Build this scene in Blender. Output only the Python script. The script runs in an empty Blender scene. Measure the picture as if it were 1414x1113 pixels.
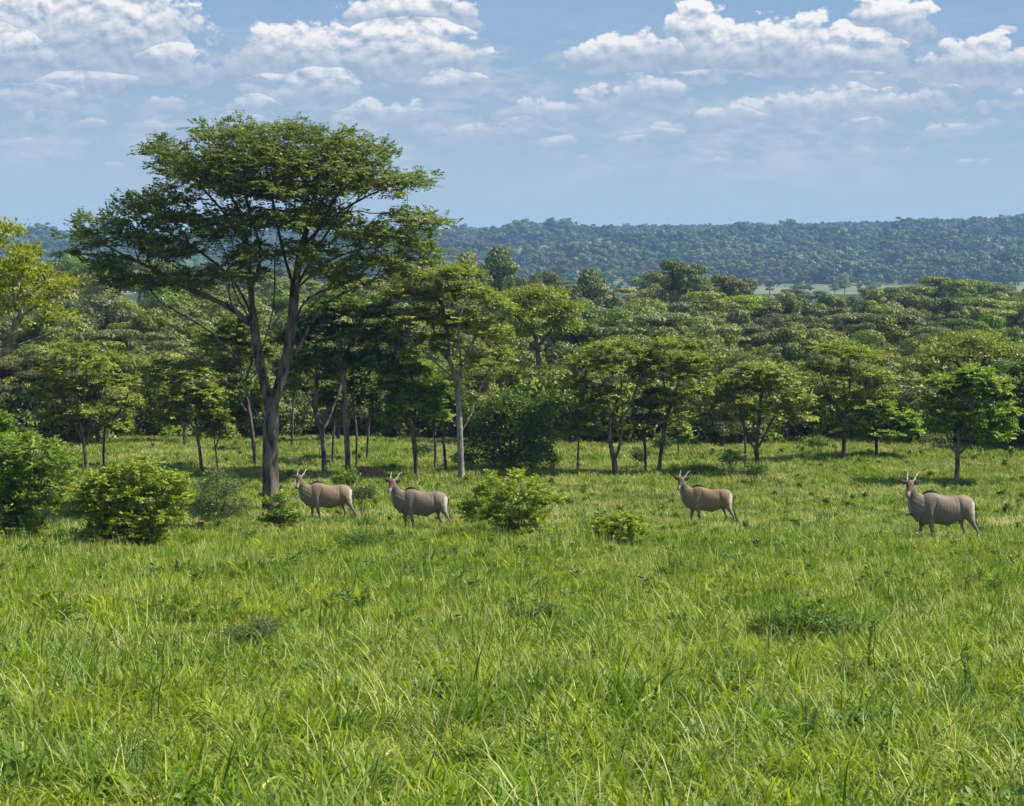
import bpy, math, random
import numpy as np
from mathutils import Vector, Matrix

# ------------------------------------------------------------------ camera, light, exposure
S = bpy.context.scene
COL = S.collection
F = 2800.0                      # focal length in photo pixels (photo 1414 x 1113)
CX, CY, HY = 707.0, 556.5, 360.0
PITCH = math.atan((CY - HY) / F)
CAMZ = 10.0
cam_d = bpy.data.cameras.new('camera')
cam_d.sensor_width = 36.0
cam_d.lens = 36.0 * F / 1414.0
cam_d.clip_start = 0.5
cam_d.clip_end = 20000.0
cam = bpy.data.objects.new('camera', cam_d)
cam.location = (0, 0, CAMZ)
cam.rotation_euler = (math.radians(90) - PITCH, 0, 0)
COL.objects.link(cam)
S.camera = cam

SUN_EL, SUN_AZ = math.radians(52), math.radians(0)      # azimuth from +X (right) towards +Y (away)
sun_dir = Vector((math.cos(SUN_EL) * math.cos(SUN_AZ), math.cos(SUN_EL) * math.sin(SUN_AZ), math.sin(SUN_EL)))
sd = bpy.data.lights.new('sun', 'SUN')
sd.energy = 5.0
sd.angle = math.radians(0.5)
sd.color = (1.0, 0.94, 0.84)
sun = bpy.data.objects.new('sun', sd)
sun.rotation_euler = sun_dir.to_track_quat('Z', 'Y').to_euler()
sun.location = (60, 20, 80)
COL.objects.link(sun)

S.view_settings.view_transform = 'Standard'
S.view_settings.look = 'None'
S.view_settings.exposure = 0.72
S.view_settings.gamma = 1.0
S.cycles.max_bounces = 4
S.cycles.diffuse_bounces = 2
S.cycles.glossy_bounces = 1
S.cycles.transmission_bounces = 2
S.cycles.transparent_max_bounces = 4
S.cycles.volume_bounces = 0
S.cycles.sample_clamp_indirect = 2.5
S.cycles.sample_clamp_direct = 6.0
S.cycles.use_denoising = True
S.cycles.denoising_prefilter = 'ACCURATE'
S.cycles.use_adaptive_sampling = True
S.cycles.adaptive_threshold = 0.02


class NT:
    """small node-tree builder"""
    def __init__(self, tree):
        self.t = tree
        self.n = tree.nodes
        self.l = tree.links

    def node(self, typ, **kw):
        nd = self.n.new(typ)
        for k, v in kw.items():
            setattr(nd, k, v)
        return nd

    def put(self, sock, v):
        if isinstance(v, bpy.types.NodeSocket):
            self.l.new(v, sock)
        elif v is not None:
            sock.default_value = v

    def math(self, op, a, b=None, c=None, clamp=False):
        nd = self.node('ShaderNodeMath', operation=op, use_clamp=clamp)
        for i, v in enumerate((a, b, c)):
            if v is not None:
                self.put(nd.inputs[i], v)
        return nd.outputs[0]

    def mix(self, f, a, b, mode='MIX'):
        nd = self.node('ShaderNodeMix', data_type='RGBA', blend_type=mode)
        self.put(nd.inputs['Factor'], f)
        for s, v in ((nd.inputs[6], a), (nd.inputs[7], b)):
            if isinstance(v, tuple) and len(v) == 3:
                v = v + (1.0,)
            self.put(s, v)
        return nd.outputs[2]

    def noise(self, vec, scale, detail=4.0, rough=0.5, dist=0.0, dim='3D'):
        nd = self.node('ShaderNodeTexNoise', noise_dimensions=dim)
        self.put(nd.inputs['Vector'], vec)
        nd.inputs['Scale'].default_value = scale
        nd.inputs['Detail'].default_value = detail
        nd.inputs['Roughness'].default_value = rough
        nd.inputs['Distortion'].default_value = dist
        return nd.outputs['Fac']

    def remap(self, v, a, b, c=0.0, d=1.0, smooth=False):
        nd = self.node('ShaderNodeMapRange', interpolation_type='SMOOTHSTEP' if smooth else 'LINEAR')
        self.put(nd.inputs['Value'], v)
        for k, x in (('From Min', a), ('From Max', b), ('To Min', c), ('To Max', d)):
            nd.inputs[k].default_value = x
        return nd.outputs['Result']

    def vec(self, x, y, z):
        nd = self.node('ShaderNodeCombineXYZ')
        for i, v in enumerate((x, y, z)):
            self.put(nd.inputs[i], v)
        return nd.outputs[0]


# ------------------------------------------------------------------ world: sky with cumulus
W = bpy.data.worlds.new('World')
S.world = W
W.use_nodes = True
w = NT(W.node_tree)
w.n.clear()
sky = w.node('ShaderNodeTexSky', sky_type='NISHITA')
sky.sun_disc = False
sky.sun_elevation = SUN_EL
sky.sun_rotation = math.pi / 2 - SUN_AZ
sky.air_density = 1.0
sky.dust_density = 0.6
sky.ozone_density = 3.0
tc = w.node('ShaderNodeTexCoord')
sep = w.node('ShaderNodeSeparateXYZ')
w.l.new(tc.outputs['Generated'], sep.inputs[0])
# azimuth / elevation in units of 1 / 2800 rad
az = w.math('MULTIPLY', w.math('ARCTAN2', sep.outputs[0], sep.outputs[1]), F)
el = w.math('MULTIPLY', w.math('ARCSINE', sep.outputs[2]), F)

# cumulus: (centre azimuth, base elevation, half width, height, strength)
CL = [(145, 116, 180, 170, 1.15), (10, 114, 100, 72, .9), (250, 108, 70, 50, .7),
      (405, 108, 105, 84, 1.05), (560, 108, 125, 74, 1.1), (560, 46, 115, 64, 1.0), (420, 142, 130, 42, .75),
      (60, 152, 110, 34, .7), (250, 150, 70, 26, .6), (640, 128, 60, 30, .6),
      (850, 95, 100, 48, 1.0), (962, 95, 62, 104, 1.1), (1075, 101, 120, 78, 1.1), (1215, 62, 80, 66, 1.0),
      (1180, 100, 90, 52, .9), (1335, 116, 88, 62, 1.0), (1420, 112, 60, 40, .8), (970, 118, 90, 22, .6),
      (822, 150, 52, 40, .8), (740, 166, 80, 40, .75), (1130, 164, 130, 46, .85), (1000, 172, 80, 26, .7),
      (1260, 150, 110, 36, .6), (1380, 152, 80, 26, .5), (900, 192, 90, 22, .5), (520, 170, 110, 30, .6),
      (660, 190, 100, 28, .55), (1380, 0, 60, 16, .8), (1375, 56, 40, 14, .5), (330, 175, 100, 24, .45),
      (130, 178, 120, 20, .45), (1080, 205, 120, 18, .4), (1330, 176, 120, 20, .4)]

_r = random.Random(11)
for by_, k_, h_, s_ in ((132, 5, 30, .72), (158, 6, 26, .66), (184, 7, 20, .60), (208, 7, 14, .52), (228, 6, 9, .45)):
    for q_ in range(k_):
        CL.append(((q_ + _r.uniform(.1, .9)) * 1414 / k_, by_ + _r.uniform(-7, 7), _r.uniform(38, 95), h_ * _r.uniform(.8, 1.4), s_ * _r.uniform(.85, 1.15)))
gt = bpy.data.node_groups.new('cloud_field', 'ShaderNodeTree')
gt.interface.new_socket('az', in_out='INPUT', socket_type='NodeSocketFloat')
gt.interface.new_socket('el', in_out='INPUT', socket_type='NodeSocketFloat')
gt.interface.new_socket('field', in_out='OUTPUT', socket_type='NodeSocketFloat')
gt.interface.new_socket('height', in_out='OUTPUT', socket_type='NodeSocketFloat')
gt.interface.new_socket('soft', in_out='OUTPUT', socket_type='NodeSocketFloat')
g = NT(gt)
gi = g.node('NodeGroupInput')
go = g.node('NodeGroupOutput')
A0, E0 = gi.outputs[0], gi.outputs[1]
pv = g.vec(g.math('MULTIPLY', A0, .001), g.math('MULTIPLY', E0, .0014), 3.7)
n1 = g.noise(pv, 14.0, 3.0, .5)
n1b = g.noise(g.vec(g.math('MULTIPLY', A0, .001), g.math('MULTIPLY', E0, .0014), 9.1), 14.0, 3.0, .5)
A = g.math('ADD', A0, g.math('MULTIPLY', g.math('SUBTRACT', n1, .5), 60.0))
E = g.math('ADD', E0, g.math('MULTIPLY', g.math('SUBTRACT', n1b, .5), 26.0))
fld = None
hgt = None
for (cx, by, rx, h, st) in CL:
    du = g.math('MULTIPLY', g.math('SUBTRACT', A, cx - CX), 1.0 / rx)
    dv = g.math('SUBTRACT', E, HY - by)
    up = g.math('MULTIPLY', dv, 1.0 / h)
    dn = g.math('MULTIPLY', dv, -1.0 / 17.0)
    vv = g.math('MAXIMUM', up, dn)
    f = g.math('SUBTRACT', st, g.math('ADD', g.math('MULTIPLY', du, du), g.math('MULTIPLY', vv, vv)))
    hh = g.math('MULTIPLY', g.math('GREATER_THAN', f, 0.0), up)
    fld = f if fld is None else g.math('SMOOTH_MAX', fld, f, .12)
    hgt = hh if hgt is None else g.math('SMOOTH_MAX', hgt, hh, .15)
vo = g.node('ShaderNodeTexVoronoi', feature='SMOOTH_F1')
g.l.new(pv, vo.inputs['Vector'])
vo.inputs['Scale'].default_value = 30.0
vo.inputs['Smoothness'].default_value = .15
vo.inputs['Detail'].default_value = 3.0
vo.inputs['Roughness'].default_value = .55
puff = g.math('SUBTRACT', .45, vo.outputs['Distance'])
n2 = g.math('SUBTRACT', g.noise(pv, 26.0, 7.0, .66), .5)
edge = g.math('ADD', g.math('MULTIPLY', puff, .85), g.math('MULTIPLY', n2, .75))
g.l.new(g.math('ADD', g.math('MULTIPLY', g.math('MAXIMUM', fld, -1.5), 1.3), g.math('ADD', edge, .22)), go.inputs[0])
g.l.new(hgt, go.inputs[1])
g.l.new(g.math('ADD', g.math('MULTIPLY', g.math('MINIMUM', fld, .8), .9), g.math('MULTIPLY', edge, 1.0)), go.inputs[2])


def cloud(da, de):
    nd = w.node('ShaderNodeGroup')
    nd.node_tree = gt
    w.put(nd.inputs[0], w.math('ADD', az, da))
    w.put(nd.inputs[1], w.math('ADD', el, de))
    return nd.outputs[0], nd.outputs[1], nd.outputs[2]


f0, h0, s0 = cloud(0, 0)
_, _, s1 = cloud(5.0, 10.0)
dens = w.remap(f0, -.05, .25, 0, 1, True)
rel = w.math('SUBTRACT', s0, s1)                        # thinner towards the light = lit edge
shape = w.remap(h0, .08, .90, 0, 1, True)
lit = w.math('ADD', w.math('MULTIPLY', w.math('MULTIPLY', rel, 1.25), w.math('ADD', shape, .25)), w.math('ADD', w.math('MULTIPLY', shape, .62), .14), clamp=True)
thin = w.remap(f0, .5, .05, 0, .5, True)
lit = w.math('MAXIMUM', lit, w.math('MULTIPLY', thin, shape))
elc = w.remap(el, 130, 330, .0, 1.0)                    # low clouds lie farther off behind more air
ccol = w.mix(lit, (.335, .435, .58), (.96, .95, .95))
lowcol = w.mix(lit, (.39, .49, .62), (.70, .72, .76))
ccol = w.mix(elc, lowcol, ccol)
# broken sheets and rows of small cumulus in the lower sky
bv = w.vec(w.math('MULTIPLY', az, .001), w.math('MULTIPLY', el, .0028), 1.3)
b1 = w.math('ADD', w.noise(bv, 5.0, 5.0, .62, .2), w.math('MULTIPLY', w.math('SUBTRACT', w.noise(bv, 26.0, 4.0, .6), .5), .22))
band = w.remap(b1, .44, .60, 0, .55, True)
bfade = w.math('MULTIPLY', w.remap(el, 70, 170, 0, 1, True), w.remap(el, 340, 260, .12, 1, True))
band = w.math('MULTIPLY', band, bfade)
b2 = w.remap(w.noise(bv, 18.0, 5.0, .65), .40, .62)
bcol = w.mix(b2, (.385, .485, .62), (.66, .69, .74))
# clear air of the photograph: pale towards the ridge, deeper overhead
skyc = w.node('ShaderNodeMix', data_type='RGBA', blend_type='MULTIPLY')
skyc.inputs['Factor'].default_value = 1.0
w.l.new(sky.outputs[0], skyc.inputs[6])
SKYMUL = .11
skyc.inputs[7].default_value = (SKYMUL, SKYMUL, SKYMUL, 1)
tint = w.mix(w.remap(el, 0, 150, 0, 1), (.46, .56, .635), (.405, .525, .645))
tint = w.mix(w.remap(el, 120, 380, 0, 1), tint, (.245, .410, .65))
upz = w.remap(el, 300, 1500, 0, 1, True)                # real sky above the picture's band
c = w.mix(band, tint, bcol)
c = w.mix(w.math('MULTIPLY', dens, w.remap(el, 110, 300, .45, 1.0)), c, ccol)
c = w.mix(1.0, c, (.607, .607, .607), 'MULTIPLY')       # the band's colours are given for a picture exposed by +0.65
c = w.mix(upz, c, skyc.outputs[2])
inside = w.math('MULTIPLY', w.math('MULTIPLY', w.math('LESS_THAN', el, 1500.0), w.math('GREATER_THAN', el, -40.0)), w.math('LESS_THAN', w.math('ABSOLUTE', az), 2200.0))
bg = w.node('ShaderNodeBackground')
w.l.new(c, bg.inputs[0])
bg.inputs[1].default_value = 1.0
bg2 = w.node('ShaderNodeBackground')
w.l.new(skyc.outputs[2], bg2.inputs[0])
mxs = w.node('ShaderNodeMixShader')
w.l.new(inside, mxs.inputs[0])
w.l.new(bg2.outputs[0], mxs.inputs[1])
w.l.new(bg.outputs[0], mxs.inputs[2])
wo = w.node('ShaderNodeOutputWorld')
w.l.new(mxs.outputs[0], wo.inputs[0])
W.cycles.sampling_method = 'MANUAL'
W.cycles.sample_map_resolution = 512

# ------------------------------------------------------------------ helpers
RNG = np.random.default_rng(7)
cp, sp = math.cos(PITCH), math.sin(PITCH)


def at(px, py, d):
    """world point seen at photo pixel (px, py) at distance d along +Y"""
    x, z = (px - CX) / F, -(py - CY) / F
    y2, z2 = cp * 1.0 + sp * z, -sp * 1.0 + cp * z
    k = d / y2
    return np.array((x * k, d, CAMZ + z2 * k))


def lump(x, y, wl, seed, n=9):
    r = np.random.default_rng(seed)
    out = 0.0
    for _ in range(n):
        a = r.uniform(0, 2 * math.pi)
        k = 2 * math.pi / (wl * r.uniform(.55, 1.7))
        out = out + np.sin(k * (x * math.cos(a) + y * math.sin(a)) + r.uniform(0, 6.28))
    return out / math.sqrt(n)


KD = np.array([-60, 0, 10, 20, 34, 45, 64, 73, 82, 95, 120, 160, 220, 300, 450, 700, 1000, 1350, 1650, 1900, 2200, 2550, 2850, 3200, 5200], float)
KZ = np.array([2, -3.2, -4.3, -5.4, -6.7, -7.5, -8.96, -9.7, -10.1, -10.15, -10.6, -13.8, -16.8, -18.2, -19.2, -20, -21, -21.5, -18, -3, 15, 35, 51, 51, 40], float)


def smooth_prof(d):
    s = 0
    for o, wt in ((-.05, .25), (0, .5), (.05, .25)):
        s = s + wt * np.interp(d * (1 + o), KD, KZ)
    return s


def ground_z(x, y):
    x = np.asarray(x, float)
    y = np.asarray(y, float)
    z = CAMZ + smooth_prof(y)
    px = x / np.maximum(y, 30.0) * F + CX
    left = np.clip((560 - px) / 460.0, 0, 1)
    left = left * left * (3 - 2 * left)
    far = np.clip((y - 150) / 200.0, 0, 1) * np.clip((1300 - y) / 500., 0, 1)
    z = z + left * far * 5.5 * np.clip(y / 350., 0, 1.2)
    z = z + .10 * lump(x, y, 14, 3) * np.clip(y / 40, 0, 1) + .03 * lump(x, y, 3.5, 4)
    hill = np.clip((y - 1600) / 500.0, 0, 1)
    ridge = (lump(x, y * 1.6, 420, 11) * 7.0 + lump(x, y * 1.2, 150, 12) * 5.5) * (1 - .75 * np.clip((y - 2350) / 400., 0, 1))
    z = z + hill * ridge
    # crest falls a little towards the left
    z = z - np.clip((1414 - px) / 800.0, 0, 1.4) * 16.0 * np.clip((y - 1900) / 900., 0, 1)
    return z


def gp(px, d):
    x = (px - CX) / F * d
    return np.array((x, d, float(ground_z(x, d))))


def mesh_np(name, V, faces, mat=None, attrs=None, smooth=False, parent=None, link=True, obj_name=None):
    """faces: list of int arrays (n, k) sharing the vertex array V"""
    V = np.asarray(V, np.float32)
    me = bpy.data.meshes.new(name)
    faces = [np.asarray(f, np.int32) for f in faces if len(f)]
    nf = sum(len(f) for f in faces)
    nl = sum(f.size for f in faces)
    me.vertices.add(len(V))
    me.vertices.foreach_set('co', V.ravel())
    me.loops.add(nl)
    me.loops.foreach_set('vertex_index', np.concatenate([f.ravel() for f in faces]))
    me.polygons.add(nf)
    tot = np.concatenate([np.full(len(f), f.shape[1], np.int32) for f in faces])
    st = np.concatenate(([0], np.cumsum(tot)[:-1])).astype(np.int32)
    me.polygons.foreach_set('loop_start', st)
    me.polygons.foreach_set('loop_total', tot)
    if smooth:
        me.polygons.foreach_set('use_smooth', np.ones(nf, bool))
    for k, a in (attrs or {}).items():
        at_ = me.attributes.new(k, 'FLOAT', 'POINT')
        at_.data.foreach_set('value', np.asarray(a, np.float32))
    me.update(calc_edges=True)
    if mat:
        me.materials.append(mat)
    o = bpy.data.objects.new(name, me)
    if link:
        COL.objects.link(o)
    if parent is not None:
        o.parent = parent
    return o


def tag(o, label=None, cat=None, group=None, kind=None):
    if label:
        o['label'] = label
    if cat:
        o['category'] = cat
    if group:
        o['group'] = group
    if kind:
        o['kind'] = kind
    return o


def empty(name, loc, label=None, cat=None, group=None, rz=0.0):
    o = bpy.data.objects.new(name, None)
    o.location = loc
    o.rotation_euler = (0, 0, rz)
    o.empty_display_size = .5
    COL.objects.link(o)
    return tag(o, label, cat, group)


def copy_tree(root, loc, rz, scale, label, cat, group):
    r = root.copy()
    COL.objects.link(r)
    r.location = loc
    r.rotation_euler = (0, 0, rz)
    r.scale = scale
    for ch in root.children:
        c_ = ch.copy()
        COL.objects.link(c_)
        c_.parent = r
    return tag(r, label, cat, group)


# ------------------------------------------------------------------ materials
def new_mat(name):
    m = bpy.data.materials.new(name)
    m.use_nodes = True
    t = NT(m.node_tree)
    t.n.clear()
    out = t.node('ShaderNodeOutputMaterial')
    return m, t, out


def leaf_mat(name, c1, c2, c3=None, rough=.5, trans=.32, spec=.35, patch=0.0, patchcol=None, rnd=.0, wl=.12):
    m, t, out = new_mat(name)
    at_ = t.node('ShaderNodeAttribute', attribute_name='tint')
    fac = at_.outputs['Fac']
    geo = t.node('ShaderNodeNewGeometry')
    col = t.mix(t.remap(fac, 0, 1), c1, c2)
    if c3:
        col = t.mix(t.remap(fac, .86, .93), col, c3)
    if patchcol:
        n = t.noise(geo.outputs['Position'], wl, 4.0, .55)
        col = t.mix(t.math('MULTIPLY', t.remap(n, .36, .64, 0, 1, True), patch), col, patchcol)
        n9 = t.noise(geo.outputs['Position'], wl * 6, 4.0, .6)
        col = t.mix(1.0, col, t.mix(t.remap(n9, .38, .62, 0, 1, True), (.72, .84, .66), (1.12, 1.06, .95)), 'MULTIPLY')
    if rnd:
        oi = t.node('ShaderNodeObjectInfo')
        hs = t.node('ShaderNodeHueSaturation')
        t.l.new(col, hs.inputs['Color'])
        t.put(hs.inputs['Value'], t.remap(oi.outputs['Random'], 0, 1, 1 - rnd, 1 + rnd))
        r2 = t.math('FRACT', t.math('MULTIPLY', oi.outputs['Random'], 7.31))
        t.put(hs.inputs['Hue'], t.remap(r2, 0, 1, .5 - .05 * rnd, .5 + .05 * rnd))
        r3 = t.math('FRACT', t.math('MULTIPLY', oi.outputs['Random'], 13.7))
        t.put(hs.inputs['Saturation'], t.remap(r3, 0, 1, 1 - .6 * rnd, 1.05))
        col = hs.outputs[0]
    b = t.node('ShaderNodeBsdfPrincipled')
    t.l.new(col, b.inputs['Base Color'])
    b.inputs['Roughness'].default_value = rough
    b.inputs['Specular IOR Level'].default_value = spec
    tr = t.node('ShaderNodeBsdfTranslucent')
    t.l.new(t.mix(1.0, col, (1.25, 1.35, .75), 'MULTIPLY'), tr.inputs[0])
    mx = t.node('ShaderNodeMixShader')
    mx.inputs[0].default_value = trans
    t.l.new(b.outputs[0], mx.inputs[1])
    t.l.new(tr.outputs[0], mx.inputs[2])
    t.l.new(mx.outputs[0], out.inputs[0])
    return m


def bark_mat(name, c1, c2, moss=None, sc=6.0):
    m, t, out = new_mat(name)
    tcx = t.node('ShaderNodeTexCoord')
    mp = t.node('ShaderNodeMapping')
    mp.inputs['Scale'].default_value = (1, 1, .22)
    t.l.new(tcx.outputs['Object'], mp.inputs[0])
    n = t.noise(mp.outputs[0], sc, 6.0, .65)
    col = t.mix(t.remap(n, .36, .62, 0, 1, True), c1, c2)
    if moss:
        n2 = t.noise(tcx.outputs['Object'], 1.1, 4.0, .6)
        col = t.mix(t.remap(n2, .55, .66, 0, .7, True), col, moss)
    b = t.node('ShaderNodeBsdfPrincipled')
    t.l.new(col, b.inputs['Base Color'])
    b.inputs['Roughness'].default_value = .9
    b.inputs['Specular IOR Level'].default_value = .2
    bp = t.node('ShaderNodeBump')
    bp.inputs['Strength'].default_value = .8
    bp.inputs['Distance'].default_value = .04
    t.l.new(t.noise(mp.outputs[0], sc * 3, 5.0, .7), bp.inputs['Height'])
    t.l.new(bp.outputs[0], b.inputs['Normal'])
    t.l.new(b.outputs[0], out.inputs[0])
    return m


M = {}
M['acacia'] = leaf_mat('acacia_leaves', (.070, .115, .014), (.165, .210, .030), (.25, .28, .06))
M['olive'] = leaf_mat('olive_leaves', (.135, .180, .016), (.290, .325, .040), (.40, .41, .08))
M['dark'] = leaf_mat('dark_leaves', (.050, .100, .010), (.125, .190, .020), (.22, .27, .04))
M['bright'] = leaf_mat('bright_leaves', (.110, .190, .012), (.260, .350, .024), (.34, .40, .05))
M['yellow'] = leaf_mat('yellow_leaves', (.13, .18, .008), (.32, .33, .012), (.42, .30, .02), trans=.4)
M['shrub'] = leaf_mat('shrub_leaves', (.085, .160, .010), (.220, .300, .022), (.42, .44, .06))
M['shrub_yellow'] = leaf_mat('yellowish_shrub_leaves', (.120, .200, .010), (.320, .380, .022), (.52, .50, .07))
M['sparse'] = leaf_mat('greygreen_leaves', (.090, .130, .040), (.170, .220, .065), (.26, .30, .11))
M['forest'] = leaf_mat('forest_leaves', (.072, .112, .009), (.225, .260, .022), (.32, .33, .045), rnd=.40, trans=.25)
M['hillwood'] = leaf_mat('hill_leaves', (.040, .085, .014), (.130, .180, .032), rnd=.6, trans=.15)
M['grass'] = leaf_mat('grass_blades', (.100, .184, .003), (.285, .365, .006), (.56, .54, .24), rough=.5, trans=.34, spec=.25,
                      patch=.5, patchcol=(.31, .35, .015), rnd=.22, wl=.16)
M['grass_far'] = leaf_mat('far_grass_blades', (.135, .225, .008), (.280, .350, .020), (.55, .50, .22), rough=.55, trans=.34, spec=.25,
                          patch=.6, patchcol=(.33, .34, .10), rnd=.22, wl=.10)
M['weed'] = leaf_mat('weed_leaves', (.070, .135, .014), (.140, .220, .028), (.26, .30, .08))
M['straw'] = leaf_mat('dry_stalks', (.30, .22, .10), (.44, .35, .18), trans=.1)
M['bark'] = bark_mat('grey_brown_bark', (.045, .034, .026), (.235, .200, .160), (.16, .16, .04))
M['bark_big'] = bark_mat('old_acacia_bark', (.022, .016, .012), (.20, .165, .13), (.15, .15, .03), sc=4.0)
M['bark_pale'] = bark_mat('pale_bark', (.12, .10, .075), (.34, .30, .24))
M['bark_dark'] = bark_mat('dark_bark', (.035, .027, .021), (.150, .125, .098))
M['bark_white'] = bark_mat('whitish_bark', (.13, .11, .08), (.34, .30, .22))

# ------------------------------------------------------------------ ground
m, t, out = new_mat('meadow_soil')
geo = t.node('ShaderNodeNewGeometry')
P_ = geo.outputs['Position']
n = t.noise(P_, .12, 5.0, .6)
n2 = t.noise(P_, 2.2, 5.0, .7)
col = t.mix(t.remap(n, .35, .65), (.030, .055, .010), (.060, .085, .018))
col = t.mix(t.remap(n2, .35, .7), col, (.035, .040, .014))
b = t.node('ShaderNodeBsdfPrincipled')
t.l.new(col, b.inputs['Base Color'])
b.inputs['Roughness'].default_value = .95
b.inputs['Specular IOR Level'].default_value = .1
t.l.new(b.outputs[0], out.inputs[0])
M['soil'] = m
m, t, out = new_mat('valley_meadow')
geo = t.node('ShaderNodeNewGeometry')
n = t.noise(geo.outputs['Position'], .012, 5.0, .6)
col = t.mix(t.remap(n, .40, .62), (.10, .13, .050), (.19, .195, .10))
b = t.node('ShaderNodeBsdfPrincipled')
t.l.new(col, b.inputs['Base Color'])
b.inputs['Roughness'].default_value = .95
b.inputs['Specular IOR Level'].default_value = .1
t.l.new(b.outputs[0], out.inputs[0])
M['valley'] = m


def grid_sheet(name, ds, us, mat):
    D, U = np.meshgrid(ds, us, indexing='ij')
    X = U * (np.maximum(D, 0) * .42 + 70)
    Z = ground_z(X, D)
    V = np.stack([X, D, Z], -1).reshape(-1, 3)
    a, b_ = len(ds), len(us)
    I = np.arange(a * b_).reshape(a, b_)
    q = np.stack([I[:-1, :-1], I[:-1, 1:], I[1:, 1:], I[1:, :-1]], -1).reshape(-1, 4)
    return mesh_np(name, V, [q], mat, smooth=True)


ds = np.concatenate([np.linspace(-60, 8, 12), np.geomspace(10, 1300, 240)])
tag(grid_sheet('ground', ds, np.linspace(-1, 1, 160), M['soil']), kind='structure')
tag(grid_sheet('hills', np.concatenate([np.geomspace(1300, 3300, 170), np.linspace(3360, 5200, 14)]), np.linspace(-1, 1, 260), M['valley']), kind='structure')

# a farther, bluer hill showing at the left over the ridge
nx = 90
xs = np.linspace(-2600, 200, nx)
pro = 58 + 22 * np.exp(-((xs + 1600) / 260.) ** 2) + 3 * lump(xs, xs * 0, 300, 21) + 1.6 * lump(xs, xs * 0, 40, 22) - np.clip((xs + 900) / 12., 0, 200)
rows = []
for k, s in enumerate(np.linspace(0, 1, 14)):
    zz = -10 + (pro + 10) * math.sin(s * math.pi / 2)
    rows.append(np.stack([xs, np.full(nx, 6200 + 900 * s), zz + 2 * lump(xs, xs * 0 + k * 60, 90, 23)], -1))
for s in np.linspace(.1, 1, 5):
    rows.append(np.stack([xs, np.full(nx, 7100 + 900 * s), (pro + 10) * (1 - s) - 10], -1))
V = np.concatenate(rows)
I = np.arange(len(V)).reshape(-1, nx)
q = np.stack([I[:-1, :-1], I[:-1, 1:], I[1:, 1:], I[1:, :-1]], -1).reshape(-1, 4)
m, t, out = new_mat('far_hill_wood')
geo = t.node('ShaderNodeNewGeometry')
col = t.mix(t.remap(t.noise(geo.outputs['Position'], .02, 5.0, .6), .4, .6), (.04, .07, .02), (.09, .12, .04))
b = t.node('ShaderNodeBsdfPrincipled')
t.l.new(col, b.inputs['Base Color'])
b.inputs['Roughness'].default_value = 1
t.l.new(b.outputs[0], out.inputs[0])
o = mesh_np('distant_hill', V, [q], m, smooth=True)
tag(o, kind='structure')


# ------------------------------------------------------------------ leaves
def unit(v):
    return v / np.maximum(np.linalg.norm(v, axis=-1, keepdims=True), 1e-9)


def leaf_quads(C, L, N, ln, wd, rng, tint):
    """C centres, L long axis, N normal"""
    L = unit(L)
    Sd = unit(np.cross(N, L))
    ln = ln[:, None]
    wd = wd[:, None]
    up = unit(np.cross(L, Sd)) * wd * .18
    a = C - L * ln * .5
    b_ = C + Sd * wd * .5 + L * ln * .04 + up
    c_ = C + L * ln * .5
    d_ = C - Sd * wd * .5 + L * ln * .04 + up
    V = np.stack([a, b_, c_, d_], 1).reshape(-1, 3)
    Q = np.arange(len(V)).reshape(-1, 4)
    return V, Q, np.repeat(tint, 4)


def clump_leaves(T, D, rng, per, spread, zs, ln, wd, flat=1.6, out_bias=.6):
    """leaf quads scattered round terminals T with directions D"""
    n = len(T)
    C = np.repeat(T, per, 0)
    Dr = np.repeat(D, per, 0)
    off = rng.normal(0, 1, (n * per, 3)) * np.array([spread, spread, zs])
    C = C + off + Dr * rng.uniform(-.2, 1.0, (n * per, 1)) * spread * .8
    L = unit(off) * .8 + Dr * out_bias + rng.normal(0, .45, (n * per, 3))
    N = rng.normal(0, .75, (n * per, 3)) + np.array([0, 0, flat * .7]) + unit(C - T.mean(0)) * .8 + unit(off) * .5
    ct = np.repeat(rng.uniform(0, 1, n), per)
    tint = np.clip(ct * .45 + rng.uniform(0, 1, n * per) * .55, 0, 1)
    return leaf_quads(C, L, N, ln * rng.uniform(.6, 1.25, n * per), wd * rng.uniform(.6, 1.25, n * per), rng, tint)


def spray_leaves(T, D, rng, twigs, pairs, tl, ln, wd, flat=2.0, droop=.12):
    """feathery sprays: twigs fanned round each terminal with leaflets in pairs along them"""
    n = len(T)
    a = np.repeat(T, twigs, 0)
    Dr = np.repeat(D, twigs, 0)
    td = unit(Dr * .9 + rng.normal(0, 1, a.shape) * np.array([.75, .75, .30]) + np.array([0, 0, .12]))
    tl_ = tl * rng.uniform(.5, 1.25, (len(a), 1))
    a = a + rng.normal(0, 1, a.shape) * np.array([.14, .14, .05]) * tl * 2
    k = (np.arange(pairs) + .6) / pairs
    C = a[:, None, :] + td[:, None, :] * (tl_[:, None, :] * k[None, :, None])
    C[..., 2] -= droop * tl * (k[None, :] ** 2)
    C = np.repeat(C.reshape(-1, 3), 2, 0)
    TD = np.repeat(np.repeat(td, pairs, 0), 2, 0)
    side = unit(np.cross(TD, np.array([0, 0, 1.0])))
    sg = np.tile([1.0, -1.0], len(C) // 2)[:, None]
    L = TD * .45 + side * sg + rng.normal(0, .22, C.shape)
    C = C + side * sg * ln * .42
    N = rng.normal(0, .45, C.shape) + np.array([0, 0, flat * .5]) + unit(C - T.mean(0)) * .6
    ct = np.repeat(rng.uniform(0, 1, n), twigs * pairs * 2)
    tint = np.clip(ct * .5 + rng.uniform(0, 1, len(C)) * .5, 0, 1)
    return leaf_quads(C, L, N, ln * rng.uniform(.7, 1.3, len(C)), wd * rng.uniform(.7, 1.3, len(C)), rng, tint)


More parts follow.
